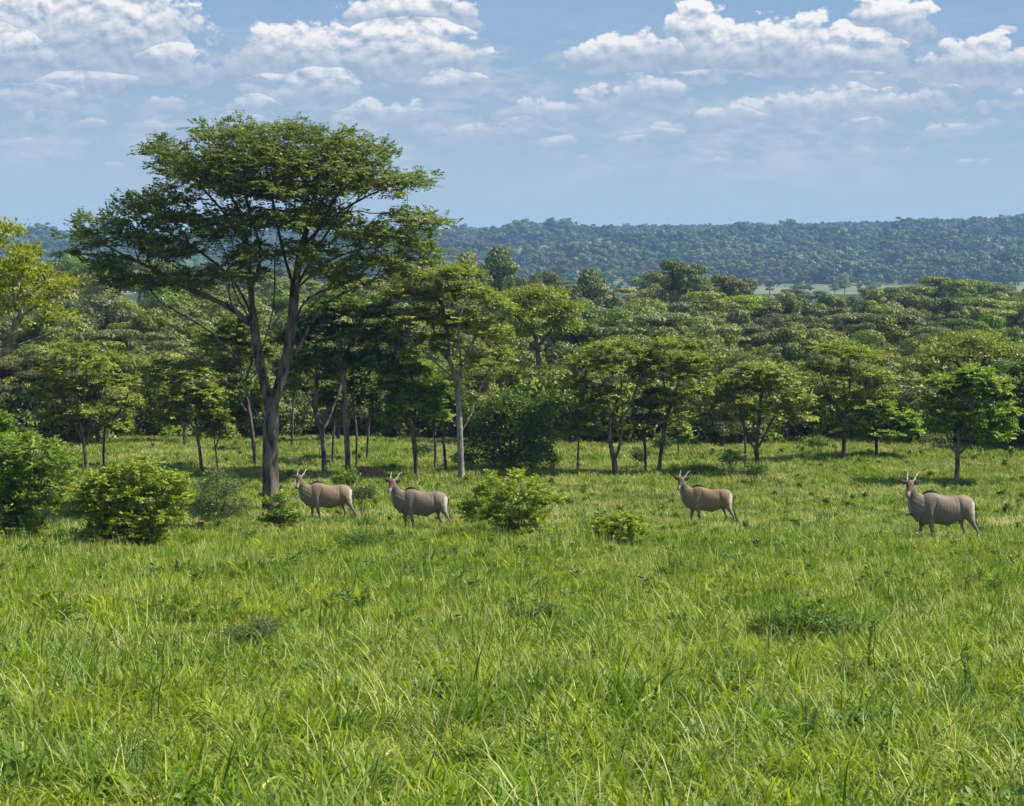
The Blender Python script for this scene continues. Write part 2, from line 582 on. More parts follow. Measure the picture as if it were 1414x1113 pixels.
# ------------------------------------------------------------------ tree growth
def densify(poly, seg):
    out_ = [poly[0]]
    for a, b_ in zip(poly[:-1], poly[1:]):
        k = max(1, int(np.linalg.norm(b_ - a) / seg))
        for i in range(1, k + 1):
            out_.append(a + (b_ - a) * i / k)
    P = np.array(out_)
    for _ in range(2):
        if len(P) > 3:
            P[1:-1] = P[1:-1] * .5 + (P[:-2] + P[2:]) * .25
    return P


def grow(polys, attr, rng, seg, tip=.012, r0=.2, expo=2.3, bend=.35):
    """polys: trunk and limb polylines, the first is the trunk; attr: points the twigs reach"""
    P, par, D = [], [], []
    for pl in polys:
        pts = densify(np.array(pl, float), seg)
        if not P:
            P.append(pts[0]); par.append(-1); D.append(unit(pts[1] - pts[0]))
            last = 0
        else:
            arr = np.array(P)
            last = int(np.argmin(np.linalg.norm(arr - pts[0], axis=1)))
        for i in range(1, len(pts)):
            v = pts[i] - P[last]
            P.append(pts[i]); par.append(last); D.append(unit(v)); last = len(P) - 1
    nseed = len(P)
    cap = nseed + len(attr) * 14 + 10
    PP = np.zeros((cap, 3)); DD = np.zeros((cap, 3))
    PP[:nseed] = P; DD[:nseed] = D
    par = list(par)
    n = nseed
    depth = np.zeros(cap)
    base_z = PP[0, 2]
    top = max(attr[:, 2].max() - base_z, .5)
    ok = PP[:nseed, 2] > base_z + .22 * top if nseed > 3 else np.ones(nseed, bool)
    if not ok.any():
        ok[-1] = True
    okk = np.zeros(cap, bool)
    okk[:nseed] = ok
    dist0 = np.array([np.linalg.norm(PP[:nseed] - a, axis=1).min() for a in attr])
    order = np.argsort(dist0 + rng.uniform(0, .25, len(attr)) * dist0.max())
    T, TD = [], []
    for ai in order:
        a = attr[ai]
        v = a - PP[:n]
        dd = np.linalg.norm(v, axis=1) + 1e-6
        cs = (v * DD[:n]).sum(1) / dd
        cost = dd * (1 + .75 * (1 - cs)) + depth[:n] * .10 + np.where(v[:, 2] < -.1 * dd, .5 * dd, 0)
        cost[~okk[:n]] = 1e9
        i = int(np.argmin(cost))
        L = dd[i]
        k = min(12, max(2, int(L / seg) + 1))
        p0 = PP[i].copy()
        ctrl = p0 + DD[i] * L * bend + np.array([0, 0, L * .06])
        last = i
        for j in range(1, k + 1):
            s = j / k
            q_ = (1 - s) ** 2 * p0 + 2 * s * (1 - s) * ctrl + s * s * a
            if j < k:
                q_ = q_ + rng.normal(0, .05, 3) * L * .5 * (1 - s)
            PP[n] = q_; DD[n] = unit(q_ - PP[last]); par.append(last)
            depth[n] = depth[i] + L * s
            okk[n] = True
            last = n
            n += 1
        T.append(PP[last].copy()); TD.append(DD[last].copy())
    PP = PP[:n]; DD = DD[:n]
    par = np.array(par)
    acc = np.zeros(n)
    r = np.full(n, tip)
    for i in range(n - 1, 0, -1):
        r[i] = max(tip, acc[i] ** (1 / expo)) if acc[i] > 0 else tip
        acc[par[i]] += r[i] ** expo
    r[0] = acc[0] ** (1 / expo)
    r = tip + (r0 - tip) * (np.maximum(r - tip, 0) / max(r[0] - tip, 1e-4)) ** 1.18
    return PP, DD, par, r, np.array(T), np.array(TD)


def tubes(PP, DD, par, r, flare=None):
    idx = np.arange(1, len(PP))
    p = par[1:]
    cont = np.zeros(len(PP), int) - 1
    best = np.zeros(len(PP))
    for i in idx:
        if r[i] > best[par[i]]:
            best[par[i]] = r[i]; cont[par[i]] = i
    isc = cont[p] == idx
    Vs, Fs, base = [], [], 0
    for lo, hi, k in ((.07, 99, 10), (.022, .07, 6), (0, .022, 3)):
        sel = idx[(r[idx] >= lo) & (r[idx] < hi)]
        if not len(sel):
            continue
        c_ = isc[sel - 1]
        ps = par[sel]
        d1 = DD[sel]
        d0 = np.where(c_[:, None], DD[ps], d1)
        d0 = unit(d0 + d1 * .001)
        r1 = r[sel]
        r0_ = np.where(c_, r[ps], np.minimum(r[ps], r1 * 1.15))
        ang = np.arange(k) * 2 * math.pi / k
        rings = []
        for dd, cc, rr in ((d0, PP[ps], r0_), (d1, PP[sel], r1)):
            ref = np.array([.31, .95, .05])
            u = unit(np.cross(dd, ref))
            v = np.cross(dd, u)
            ring = cc[:, None] + (u[:, None] * np.cos(ang)[None, :, None] + v[:, None] * np.sin(ang)[None, :, None]) * rr[:, None, None]
            rings.append(ring)
        V = np.stack(rings, 1).reshape(-1, 3)
        m_ = len(sel)
        I = base + np.arange(m_ * 2 * k).reshape(m_, 2, k)
        a, b_ = I[:, 0], I[:, 1]
        q_ = np.stack([a, np.roll(a, -1, 1), np.roll(b_, -1, 1), b_], -1).reshape(-1, 4)
        Vs.append(V); Fs.append(q_)
        base += len(V)
    return np.concatenate(Vs), np.concatenate(Fs)


def sample_pads(pads, n, rng, shell=.55):
    """pads: (centre, radii); points mostly in the upper shell of each flattened pad"""
    wts = np.array([p[1][0] * p[1][1] * max(p[1][2], .3 * p[1][0]) ** .5 for p in pads])
    wts /= wts.sum()
    out_ = []
    for (c_, r_), wt in zip(pads, wts):
        k = max(2, int(round(n * wt)))
        v = unit(rng.normal(0, 1, (k, 3)))
        v[:, 2] = np.where(v[:, 2] < -.3, -v[:, 2], v[:, 2])
        rad = rng.uniform(0, 1, (k, 1)) ** shell
        out_.append(np.array(c_) + v * rad * np.array(r_))
    return np.concatenate(out_)


def make_tree(name, label, cat, base, polys, pads, rng, n=300, r0=.15, seg=.45, leaf='clump', lkw=None, lmat='olive', bmat='bark',
              group=None, shell=.6, tip=.012, cut=None, expo=2.3, part=('trunk', 'crown')):
    attr = sample_pads(pads, n, rng, shell)
    PP, DD, par, r, T, TD = grow(polys, attr, rng, seg, tip, r0, expo)
    base = np.array(base, float)
    root = empty(name, base, label, cat, group)
    h = (PP[:, 2] - base[2])
    r = r * (1 + .35 * np.exp(-np.maximum(h, 0) / (r0 * 2.2)) * (r > r0 * .6))
    V, Q = tubes(PP - base, DD, par, r)
    mesh_np(part[0], V, [Q], M[bmat], smooth=True, parent=root)
    kw = dict(lkw or {})
    fn = clump_leaves if leaf == 'clump' else spray_leaves
    V, Q, tt = fn(T - base, TD, rng, **kw)
    mesh_np(part[1], V, [Q], M[lmat], {'tint': tt}, parent=root)
    return root


def px_tree(name, label, cat, d, bx, trunks, pads, seed, by=None, deep=.72, rag=False, **kw):
    """pads and limbs read off the photograph at distance d, given real depth round the trunk"""
    rng = np.random.default_rng(seed)
    ppm = F / d
    b0 = gp(bx, d)
    polys = []
    seen = []
    for ti, tk in enumerate(trunks):
        pl = []
        off0 = 0.0
        if seen:
            q0 = tk[0]
            off0 = min(seen, key=lambda p_: (p_[0] - q0[0]) ** 2 + (p_[1] - q0[1]) ** 2)[2]
        dz = rng.uniform(-1, 1) * .35
        for i, q_ in enumerate(tk):
            x_, y_ = q_[0], q_[1]
            dd = q_[2] if len(q_) > 2 else off0 + (0 if ti == 0 else dz * (abs(x_ - bx) + abs(y_ - tk[0][1])) / ppm)
            pl.append(at(x_, y_, d + dd))
            if i:
                for f_ in (0, .25, .5, .75):
                    seen.append((x_ + (tk[i - 1][0] - x_) * f_, y_ + (tk[i - 1][1] - y_) * f_, dd + (last_dd - dd) * f_))
            last_dd = dd
        if ti == 0:
            pl[0] = b0 - np.array([0, 0, .12])
        polys.append(pl)
    xs_ = [p[0] for p in pads]
    cxm = sum(xs_) / len(xs_)
    R = max(abs(p[0] - cxm) + p[2] for p in pads)
    P3 = []
    for pd in pads:
        x_, y_, rx, ry = pd[:4]
        wdt = math.sqrt(max(R * R - (x_ - cxm) ** 2, 0)) / ppm * deep
        dep = pd[4] if len(pd) > 4 else None
        rr = max(rx / ppm, wdt * .45)
        offs = [dep] if dep is not None else ([0] if wdt < rr * 1.25 else [-(wdt - rr) * .9, 0, (wdt - rr) * .9])
        for of in offs:
            oz = -abs(of) * .10
            P3.append((at(x_, y_, d + of) + np.array([0, 0, oz]), (rx / ppm, rr, ry / ppm)))
        if rag:
            v_ = unit(rng.normal(0, 1, 3) + np.array([0, 0, .7]))
            P3.append((P3[-1][0] + v_ * np.array(P3[-1][1]) * 1.15, tuple(np.array(P3[-1][1]) * .42)))
    return make_tree(name, label, cat, b0, polys, P3, rng, **kw)


# ------------------------------------------------------------------ the big acacia
D_BIG = 79.0
px_tree('acacia_tree', 'tallest tree, wide flat crown and thick forked grey trunk, standing in the meadow', 'tree', D_BIG, 374,
        [[(374, 722), (373, 660), (373, 610), (375, 575), (377, 560)],
         [(373, 605), (356, 575), (338, 545), (329, 500), (322, 468), (290, 452, -1.0)],
         [(375, 575), (366, 535), (357, 495), (351, 450), (346, 400), (343, 340), (330, 285), (300, 245)],
         [(377, 560), (388, 525), (396, 495), (404, 450), (406, 400), (416, 340), (432, 290), (440, 240)],
         [(351, 455), (328, 428), (290, 411), (252, 396), (215, 372), (170, 352)],
         [(350, 440), (328, 392), (300, 364), (268, 342), (225, 316)],
         [(398, 490), (412, 445), (408, 418), (440, 404), (490, 386)],
         [(399, 500), (425, 484), (455, 476), (485, 470)],
         [(406, 405), (448, 358), (495, 344), (535, 338), (590, 334)],
         [(416, 340), (470, 290), (520, 264), (556, 250)],
         [(406, 400), (386, 330), (376, 270), (362, 215)],
         [(344, 345), (308, 290), (270, 250), (235, 226)],
         [(412, 360), (450, 300), (480, 240), (500, 205)],
         [(338, 545), (300, 515), (255, 505), (215, 510)],
         [(351, 450), (320, 400), (315, 350), (290, 310)], [(357, 495), (374, 450), (382, 400), (376, 350), (388, 300)], [(388, 525), (414, 482), (430, 440), (455, 412), (505, 392)],
         [(406, 400), (425, 370), (450, 320), (490, 280)], [(346, 400), (365, 350), (345, 300), (335, 250)], [(329, 500), (300, 462), (262, 440), (225, 420)],
         [(360, 490), (335, 470), (318, 440), (300, 425), (270, 420)], [(404, 450), (432, 420), (452, 400), (470, 380)], [(432, 290), (470, 250), (490, 215)]],
        [(585, 362, 30, 9), (552, 374, 32, 9), (178, 388, 42, 11), (140, 368, 26, 9), (330, 372, 40, 9), (455, 368, 40, 10), (232, 208, 36, 16), (250, 232, 46, 20), (350, 205, 70, 24), (450, 225, 80, 26), (340, 255, 70, 22), (430, 262, 80, 22), (520, 255, 60, 20), (580, 248, 22, 9), (110, 325, 22, 9), (105, 350, 18, 8), (605, 305, 20, 10), (235, 270, 40, 12), (400, 300, 70, 18), (262, 228, 50, 20), (322, 188, 58, 22), (345, 225, 70, 30), (400, 186, 60, 22), (420, 225, 80, 30),
         (470, 200, 50, 20), (515, 212, 42, 20), (490, 245, 70, 24), (560, 244, 40, 12), (300, 250, 60, 22), (380, 262, 70, 18),
         (200, 283, 55, 16), (150, 305, 46, 18), (125, 335, 36, 16), (190, 325, 70, 22), (255, 300, 60, 20), (230, 345, 60, 18),
         (165, 362, 50, 14), (300, 318, 50, 18), (215, 385, 55, 12), (280, 385, 40, 12),
         (560, 300, 45, 14), (592, 312, 32, 16), (545, 330, 60, 20), (590, 345, 30, 12), (500, 322, 46, 20), (520, 358, 60, 12), (450, 300, 50, 16),
         (480, 384, 42, 11), (425, 345, 50, 12), (340, 300, 50, 16), (345, 345, 45, 12),
         (250, 508, 55, 16, -.6), (215, 524, 30, 10, -.6), (300, 480, 40, 14, -.8)],
        101, n=1950, r0=.31, seg=.5, leaf='spray', lkw=dict(twigs=6, pairs=5, tl=.50, ln=.15, wd=.082),
        lmat='acacia', bmat='bark_big', tip=.013, expo=2.0, deep=.72, shell=.5)

# ------------------------------------------------------------------ clearing-edge trees, each of its own shape
OL = dict(twigs=5, pairs=4, tl=.36, ln=.155, wd=.09)
DK = dict(twigs=6, pairs=4, tl=.38, ln=.18, wd=.11, flat=1.4)
BR = dict(twigs=6, pairs=4, tl=.34, ln=.17, wd=.10, flat=1.6)
TR = [
    # label, d, base x, limbs, pads, kwargs
    ('olive green tree with several thin stems rising behind the leftmost bushes', 97, 118,
     [[(118, 655), (117, 620), (114, 600)], [(116, 610), (98, 575), (85, 545), (80, 515)], [(114, 600), (118, 560), (115, 520)], [(117, 612), (132, 580), (140, 550)], [(114, 600), (106, 560), (100, 520)]],
     [(105, 485, 32, 12), (75, 510, 30, 14), (130, 505, 30, 14), (60, 545, 28, 14), (105, 535, 40, 18), (145, 535, 24, 14), (80, 575, 36, 12), (120, 570, 36, 12)],
     dict(n=327, r0=0.092, leaf='spray', lkw=OL, lmat='olive')),
    ('slim olive tree with a forked stem between the multi-stemmed tree and the acacia', 99, 141,
     [[(141, 650), (142, 615), (145, 590)], [(145, 595), (165, 570), (175, 550)], [(143, 600), (134, 570), (140, 540)]],
     [(155, 500, 22, 12), (150, 530, 30, 14), (170, 560, 26, 12), (165, 585, 22, 8), (178, 530, 14, 10)],
     dict(n=179, r0=0.066, leaf='spray', lkw=OL, lmat='olive', bmat='bark_dark')),
    ('slender green tree with one dark stem under the left limbs of the tallest tree', 97, 277,
     [[(277, 655), (276, 620), (272, 595)], [(273, 600), (255, 575), (245, 555)], [(274, 605), (282, 570), (285, 540)], [(272, 595), (268, 560), (265, 530)]],
     [(265, 518, 34, 12), (240, 545, 26, 12), (285, 545, 30, 13), (265, 568, 42, 14), (300, 575, 22, 9), (235, 578, 20, 8)],
     dict(n=300, r0=0.079, leaf='spray', lkw=BR, lmat='olive')),
    ('sapling with a forked stem and small crown just right of the slender green tree', 98, 299,
     [[(299, 650), (298, 620), (295, 600)], [(298, 618), (304, 600), (306, 590)]],
     [(298, 582, 20, 9), (306, 594, 14, 7), (288, 596, 12, 7)],
     dict(n=70, r0=0.040, leaf='spray', lkw=OL, lmat='olive', bmat='bark_dark')),
    ('thin dark trunk leaning left just behind the tallest tree', 100, 352,
     [[(352, 645), (350, 610), (346, 575), (336, 530), (328, 490)], [(345, 570), (322, 545), (305, 530)], [(336, 530), (350, 500), (352, 470)]],
     [(310, 470, 34, 14), (340, 450, 34, 14), (300, 510, 28, 12), (350, 485, 26, 12), (325, 535, 24, 9)],
     dict(n=260, r0=0.099, leaf='spray', lkw=DK, lmat='acacia', bmat='bark_dark')),
    ('forked pale-trunked tree right of the tallest trunk, behind the leftmost antelope', 97, 447,
     [[(447, 656), (447, 620), (445, 595)], [(446, 600), (436, 570), (425, 545), (412, 525)], [(446, 598), (458, 570), (468, 540), (478, 520)], [(436, 570), (438, 530), (436, 500)]],
     [(415, 505, 26, 11), (440, 490, 30, 12), (470, 505, 24, 11), (405, 535, 20, 9), (455, 520, 24, 9)],
     dict(n=218, r0=0.125, leaf='spray', lkw=OL, lmat='bright', bmat='bark')),
    ('tall dark green tree with a straight trunk and dense crown behind the two left antelopes', 95, 480,
     [[(480, 656), (479, 610), (477, 560), (474, 510), (472, 480)], [(477, 560), (500, 530), (515, 505)], [(475, 520), (455, 495), (440, 480)], [(473, 500), (490, 460), (500, 440)]],
     [(470, 425, 44, 18), (430, 445, 38, 18), (510, 430, 38, 18), (400, 470, 26, 14), (470, 465, 60, 20), (530, 465, 30, 18), (440, 495, 44, 14), (510, 500, 44, 18), (540, 515, 26, 14)],
     dict(n=620, r0=0.132, leaf='spray', lkw=DK, lmat='dark')),
    ('dark tree with low forked trunk right of the second antelope', 96, 575,
     [[(575, 658), (574, 625), (571, 600)], [(572, 606), (558, 580), (550, 560)], [(573, 605), (588, 580), (596, 562)], [(571, 600), (574, 560), (570, 530)]],
     [(570, 515, 34, 12), (545, 535, 28, 12), (598, 540, 28, 12), (570, 555, 46, 14), (545, 575, 22, 9), (600, 572, 20, 9)],
     dict(n=330, r0=0.112, leaf='spray', lkw=DK, lmat='bright', bmat='bark_dark')),
    ('thin dark trunk immediately left of the tall pale-trunked tree', 99, 615,
     [[(615, 648), (614, 620), (610, 590)], [(612, 600), (620, 570), (622, 545)]],
     [(615, 535, 26, 12), (600, 560, 20, 9), (628, 562, 20, 9)],
     dict(n=160, r0=0.073, leaf='spray', lkw=DK, lmat='dark', bmat='bark_dark')),
    ('tall airy yellow-green tree with pale forked trunk beside the dark round thicket', 94, 637,
     [[(637, 660), (636, 625), (635, 600)], [(635, 602), (634, 560), (630, 525), (620, 490), (600, 460)], [(636, 600), (652, 570), (660, 540), (674, 515)],
      [(633, 550), (638, 500), (630, 455), (640, 420)], [(630, 525), (612, 510), (590, 490), (575, 475)], [(638, 505), (655, 470), (665, 440)], [(620, 490), (618, 450), (610, 420)]],
     [(580, 385, 36, 11), (625, 378, 40, 11), (550, 405, 30, 12), (600, 410, 46, 14), (655, 405, 38, 13), (690, 420, 26, 12), (575, 440, 44, 13), (640, 445, 44, 14),
      (545, 460, 22, 11), (680, 460, 28, 13), (605, 475, 40, 12), (560, 490, 24, 9), (660, 500, 32, 12), (695, 490, 18, 10)],
     dict(n=760, r0=0.145, leaf='spray', lkw=dict(twigs=5, pairs=4, tl=.42, ln=.16, wd=.09), lmat='olive', bmat='bark_pale')),
    ('small sapling with round crown between the dark thicket and the V-shaped tree', 97, 798,
     [[(798, 650), (798, 625), (799, 605)]],
     [(800, 578, 22, 10), (790, 594, 18, 9), (812, 594, 16, 9)],
     dict(n=85, r0=0.046, leaf='spray', lkw=OL, lmat='olive')),
    ('olive tree whose V-shaped double trunk splits right at the grass, mid clearing', 96, 850,
     [[(850, 662), (849, 645), (848, 636)], [(849, 640), (841, 610), (842, 580), (850, 560), (858, 535)], [(849, 638), (858, 610), (861, 580), (856, 555), (868, 525)],
      [(842, 585), (828, 560), (815, 540), (805, 525)], [(861, 580), (875, 550), (885, 520)]],
     [(845, 482, 42, 12), (805, 500, 28, 12), (885, 492, 26, 12), (845, 512, 56, 14), (795, 530, 22, 10), (830, 545, 36, 11), (890, 525, 20, 12), (815, 562, 24, 8)],
     dict(n=520, r0=0.132, leaf='spray', lkw=dict(twigs=5, pairs=4, tl=.36, ln=.15, wd=.085), lmat='olive', bmat='bark')),
    ('thin straight-stemmed tree, middle one of three mid-clearing trees', 97, 892,
     [[(892, 658), (892, 625), (890, 600)], [(891, 612), (882, 590), (876, 575)], [(890, 600), (898, 575), (900, 555)]],
     [(890, 560, 24, 10), (905, 545, 18, 9), (878, 580, 18, 8), (902, 580, 16, 8)],
     dict(n=132, r0=0.059, leaf='spray', lkw=OL, lmat='sparse', bmat='bark_dark')),
    ('tree with dark trunk leaning right, rightmost of three mid-clearing trees', 96, 910,
     [[(909, 660), (913, 620), (917, 590), (926, 560), (938, 530), (942, 505)], [(917, 592), (932, 580), (940, 574)], [(926, 560), (915, 530), (912, 505)], [(938, 530), (955, 515), (962, 505)]],
     [(925, 480, 34, 11), (955, 500, 26, 12), (905, 505, 24, 11), (940, 520, 36, 13), (965, 540, 18, 10), (925, 550, 30, 10), (945, 575, 22, 8)],
     dict(n=296, r0=0.092, leaf='spray', lkw=OL, lmat='olive', bmat='bark_dark')),
    ('tiny sapling with a ball of leaves on a short stem behind the leaning tree', 107, 937,
     [[(937, 630), (937, 615), (936, 605)]], [(936, 592, 14, 9), (942, 600, 9, 6)],
     dict(n=46, r0=0.033, leaf='spray', lkw=OL, lmat='olive')),
    ('low wide tree with dark spreading stems, right of clearing centre', 96, 1047,
     [[(1047, 660), (1046, 635), (1044, 622)], [(1045, 628), (1032, 600), (1022, 580), (1015, 560)], [(1045, 624), (1056, 600), (1066, 580), (1078, 560)], [(1044, 622), (1048, 590), (1050, 560)],
      [(1052, 612), (1070, 600), (1088, 596)]],
     [(1050, 512, 40, 10), (1015, 530, 30, 12), (1085, 525, 30, 12), (1050, 540, 56, 14), (1000, 552, 20, 10), (1105, 552, 24, 11), (1040, 568, 50, 10), (1100, 575, 26, 8)],
     dict(n=366, r0=0.112, leaf='spray', lkw=OL, lmat='olive', bmat='bark_dark')),
    ('single thin dark stem with light crown, left beside the low wide tree', 98, 1030,
     [[(1030, 654), (1030, 620), (1028, 590)]], [(1020, 565, 24, 9), (1030, 575, 20, 8)],
     dict(n=85, r0=0.053, leaf='spray', lkw=OL, lmat='olive', bmat='bark_dark')),
    ('tall brownish green bushy tree, leafy almost to the grass, right of the low wide tree', 104, 1166,
     [[(1166, 640), (1166, 605), (1165, 580)], [(1165, 590), (1150, 550), (1145, 510)], [(1165, 585), (1175, 540), (1172, 500)], [(1166, 600), (1185, 570), (1195, 540)], [(1150, 550), (1135, 530), (1130, 505)]],
     [(1150, 482, 30, 10), (1185, 490, 30, 12), (1130, 510, 26, 13), (1165, 520, 46, 16), (1210, 520, 26, 14), (1140, 550, 34, 14), (1190, 555, 38, 14), (1165, 590, 40, 14), (1225, 545, 18, 10)],
     dict(n=405, r0=0.099, leaf='spray', lkw=OL, lmat='olive', bmat='bark_dark')),
    ('leafy light green shrubby tree between the brown bushy tree and the bright tree', 106, 1212,
     [[(1212, 634), (1211, 610), (1209, 595)], [(1210, 600), (1235, 580), (1245, 570)], [(1211, 605), (1195, 585), (1190, 570)]],
     [(1212, 565, 28, 12), (1245, 580, 26, 12), (1190, 585, 24, 12), (1220, 600, 44, 12), (1265, 590, 16, 10)],
     dict(n=360, r0=0.079, leaf='spray', lkw=BR, lmat='bright', bmat='bark_dark')),
    ('bright green tree with a short curved trunk above the rightmost antelope', 92, 1322,
     [[(1323, 672), (1324, 645), (1322, 628)], [(1323, 634), (1310, 610), (1302, 590)], [(1322, 628), (1326, 600), (1322, 575)], [(1322, 630), (1340, 612), (1352, 590), (1362, 570)],
      [(1326, 600), (1340, 570), (1345, 545)], [(1322, 640), (1308, 634), (1298, 632)]],
     [(1345, 517, 26, 9), (1305, 530, 26, 11), (1370, 535, 24, 12), (1335, 545, 44, 13), (1290, 560, 20, 11), (1385, 570, 20, 13), (1340, 575, 46, 13), (1295, 590, 20, 9), (1360, 600, 34, 9), (1395, 590, 10, 7)],
     dict(n=560, r0=0.106, leaf='spray', lkw=BR, lmat='bright', bmat='bark')),
    ('dark leafy tree at the right picture edge behind the bright green tree', 112, 1400,
     [[(1398, 632), (1398, 600), (1400, 570)]],
     [(1405, 515, 40, 14), (1385, 545, 30, 14), (1430, 540, 36, 16), (1400, 575, 46, 14), (1420, 600, 40, 12)],
     dict(n=400, r0=0.106, leaf='spray', lkw=DK, lmat='dark', bmat='bark_dark')),
    ('broad olive crowned tree rising over the forest edge right of the brown bushy tree', 125, 1345,
     [[(1345, 600), (1345, 560), (1342, 520)], [(1343, 530), (1320, 500), (1310, 485)], [(1342, 520), (1360, 495), (1372, 482)]],
     [(1340, 470, 44, 9), (1305, 485, 30, 9), (1380, 482, 30, 9), (1340, 492, 60, 10)],
     dict(n=330, r0=0.132, leaf='clump', lkw=dict(per=26, spread=.3, zs=.11, ln=.22, wd=.12), lmat='olive', bmat='bark')),
    ('umbrella tree with a dark bare trunk on the forest edge above the dark thicket', 128, 745,
     [[(745, 590), (745, 520), (742, 480), (738, 455)], [(742, 480), (762, 455), (778, 440)], [(740, 465), (722, 445), (712, 435)]],
     [(745, 408, 44, 9), (710, 425, 26, 9), (782, 425, 24, 9), (745, 432, 56, 12), (775, 450, 24, 8), (720, 455, 20, 8)],
     dict(n=420, r0=0.158, leaf='clump', lkw=dict(per=28, spread=.3, zs=.12, ln=.22, wd=.12), lmat='olive', bmat='bark_dark')),
]
for i, (lab, d, bx, tk, pads, kw) in enumerate(TR):
    cat = 'sapling' if 'sapling' in lab else 'tree'
    px_tree('sapling' if cat == 'sapling' else 'savanna_tree', lab, cat, d, bx, tk, pads, 200 + i, group='trees and saplings round the clearing', **kw)

# thin trunks in the shade behind the left antelopes
for i, (bx, by_, d, tp, lab) in enumerate([
        (402, 612, 112, 500, 'thin bare trunk seen just right of the tallest trunk, far side of clearing'),
        (491, 640, 101, 520, 'thin dark trunk close to the right of the tall straight trunk'),
        (506, 628, 105, 540, 'slight dark stem between the straight trunk and the red earth'),
        (600, 642, 100, 540, 'thin dark stem between the low forked tree and the pale trunk'),
        (458, 632, 103, 540, 'short dark stem between the forked tree and the straight trunk'),
        ]):
    px_tree('slender_tree', lab, 'tree', d, bx,
            [[(bx, by_), (bx + 2, (by_ + tp) / 2 + 20), (bx + (-1) ** i * 5, tp + 20)]],
            [(bx, tp, 24, 12), (bx + 8, tp + 16, 20, 10), (bx - 12, tp + 14, 18, 10)], 300 + i,
            n=130, r0=0.066, leaf='spray', lkw=DK, lmat='dark' if i % 2 else 'acacia', bmat='bark_dark', group='trees and saplings round the clearing')

# yellow tree at the left edge
px_tree('yellow_tree', 'yellow-leaved tree with pale bare twigs at the left picture edge', 'tree', 58, -75,
        [[(-75, 780), (-72, 690), (-62, 600), (-50, 540)], [(-52, 545), (-20, 500), (10, 482), (40, 470), (84, 455)], [(-50, 540), (-30, 470), (-5, 430), (15, 395), (30, 350)],
         [(-45, 520), (-60, 450), (-70, 380)], [(-5, 430), (30, 415), (60, 395), (82, 375)], [(10, 482), (8, 450), (30, 430), (60, 420)], [(0, 440), (0, 400), (-5, 350)]],
        [(5, 318, 26, 11), (-20, 335, 30, 14), (35, 350, 26, 12), (52, 372, 16, 8), (10, 368, 34, 14), (90, 388, 17, 7), (70, 400, 14, 7), (-50, 370, 34, 18), (20, 392, 30, 10),
         (75, 432, 14, 6), (50, 415, 16, 6), (5, 420, 18, 7), (-80, 420, 34, 20), (-40, 430, 30, 14), (100, 435, 6, 4)],
        400, n=420, r0=.24, seg=.35, leaf='clump', lkw=dict(per=22, spread=.14, zs=.08, ln=.13, wd=.075, flat=.9), lmat='yellow', bmat='bark_white', tip=.011)

# ------------------------------------------------------------------ bushes
SH = dict(twigs=4, pairs=5, tl=.27, ln=.105, wd=.060, flat=.4, droop=-.10)


def bush(label, d, bx, pads, seed, n, mat='shrub', lkw=None, r0=.05, name='bush', group=None, deep=.75, stems=7, tip=.006, bmat='bark_dark', seg=.2):
    rng = np.random.default_rng(seed)
    b0 = gp(bx, d)
    ppm = F / d
    by_ = HY + (CAMZ - b0[2]) * F / d
    top = min(p[1] - p[3] for p in pads)
    trunks = [[(bx, by_ + 2), (bx, by_ - 6)]]
    for i in range(stems):
        p = pads[i % len(pads)]
        trunks.append([(bx, by_ - 4), (bx + (p[0] - bx) * .45 + rng.uniform(-4, 4), by_ - (by_ - p[1]) * .5), (p[0] + rng.uniform(-3, 3), p[1])])
    return px_tree(name, label, 'bush' if name in ('bush', 'thicket') else 'plant', d, bx, trunks, pads, seed, n=n, r0=r0, seg=seg, leaf='spray' if lkw is None else 'clump', lkw=lkw or SH,
                   lmat=mat, bmat=bmat, group=group, tip=tip, deep=deep, shell=.4, rag=True, part=('stems', 'foliage'))


bush('large dark green bush cut off by the left picture edge', 63, 0,
     [(10, 620, 30, 16), (50, 615, 30, 16), (80, 640, 24, 18), (-20, 640, 40, 24), (40, 655, 46, 24), (85, 665, 16, 12), (10, 690, 48, 26), (55, 695, 30, 22), (0, 725, 50, 22), (35, 728, 26, 16), (-50, 690, 30, 40)],
     501, 800, 'shrub', r0=.09)
bush('bright green sprig-topped bush at the left edge, higher than the dark bush', 70, 5,
     [(0, 585, 16, 12), (8, 600, 14, 10), (-14, 600, 20, 16)], 502, 90, 'shrub', r0=.05)
bush('rounded yellowish green bush, leftmost full bush in front of the tallest tree', 63, 180,
     [(150, 660, 28, 14), (195, 650, 28, 14), (235, 665, 24, 14), (130, 680, 26, 14), (180, 685, 46, 20), (240, 690, 24, 14), (125, 705, 26, 14), (170, 715, 46, 20), (225, 715, 28, 18), (150, 738, 40, 14), (200, 738, 34, 14)],
     503, 800, 'shrub_yellow', r0=.07)
bush('spreading sunlit bush with open branches in the centre of the meadow', 62, 724,
     [(680, 668, 9, 10), (668, 680, 14, 9), (715, 662, 9, 12), (740, 672, 12, 9), (770, 690, 14, 7), (700, 688, 22, 10), (735, 692, 26, 12), (655, 702, 22, 8), (690, 710, 30, 11), (730, 715, 28, 12),
      (650, 712, 12, 6), (715, 735, 30, 12), (755, 742, 24, 10), (780, 748, 10, 6), (735, 752, 30, 9)],
     504, 330, 'shrub_yellow', r0=.06)
bush('small low leafy bush right of the central spreading bush', 61, 853,
     [(832, 727, 13, 7), (862, 722, 16, 8), (850, 736, 30, 8), (882, 734, 10, 6), (852, 748, 22, 7)], 505, 150, 'shrub_yellow', r0=.03)
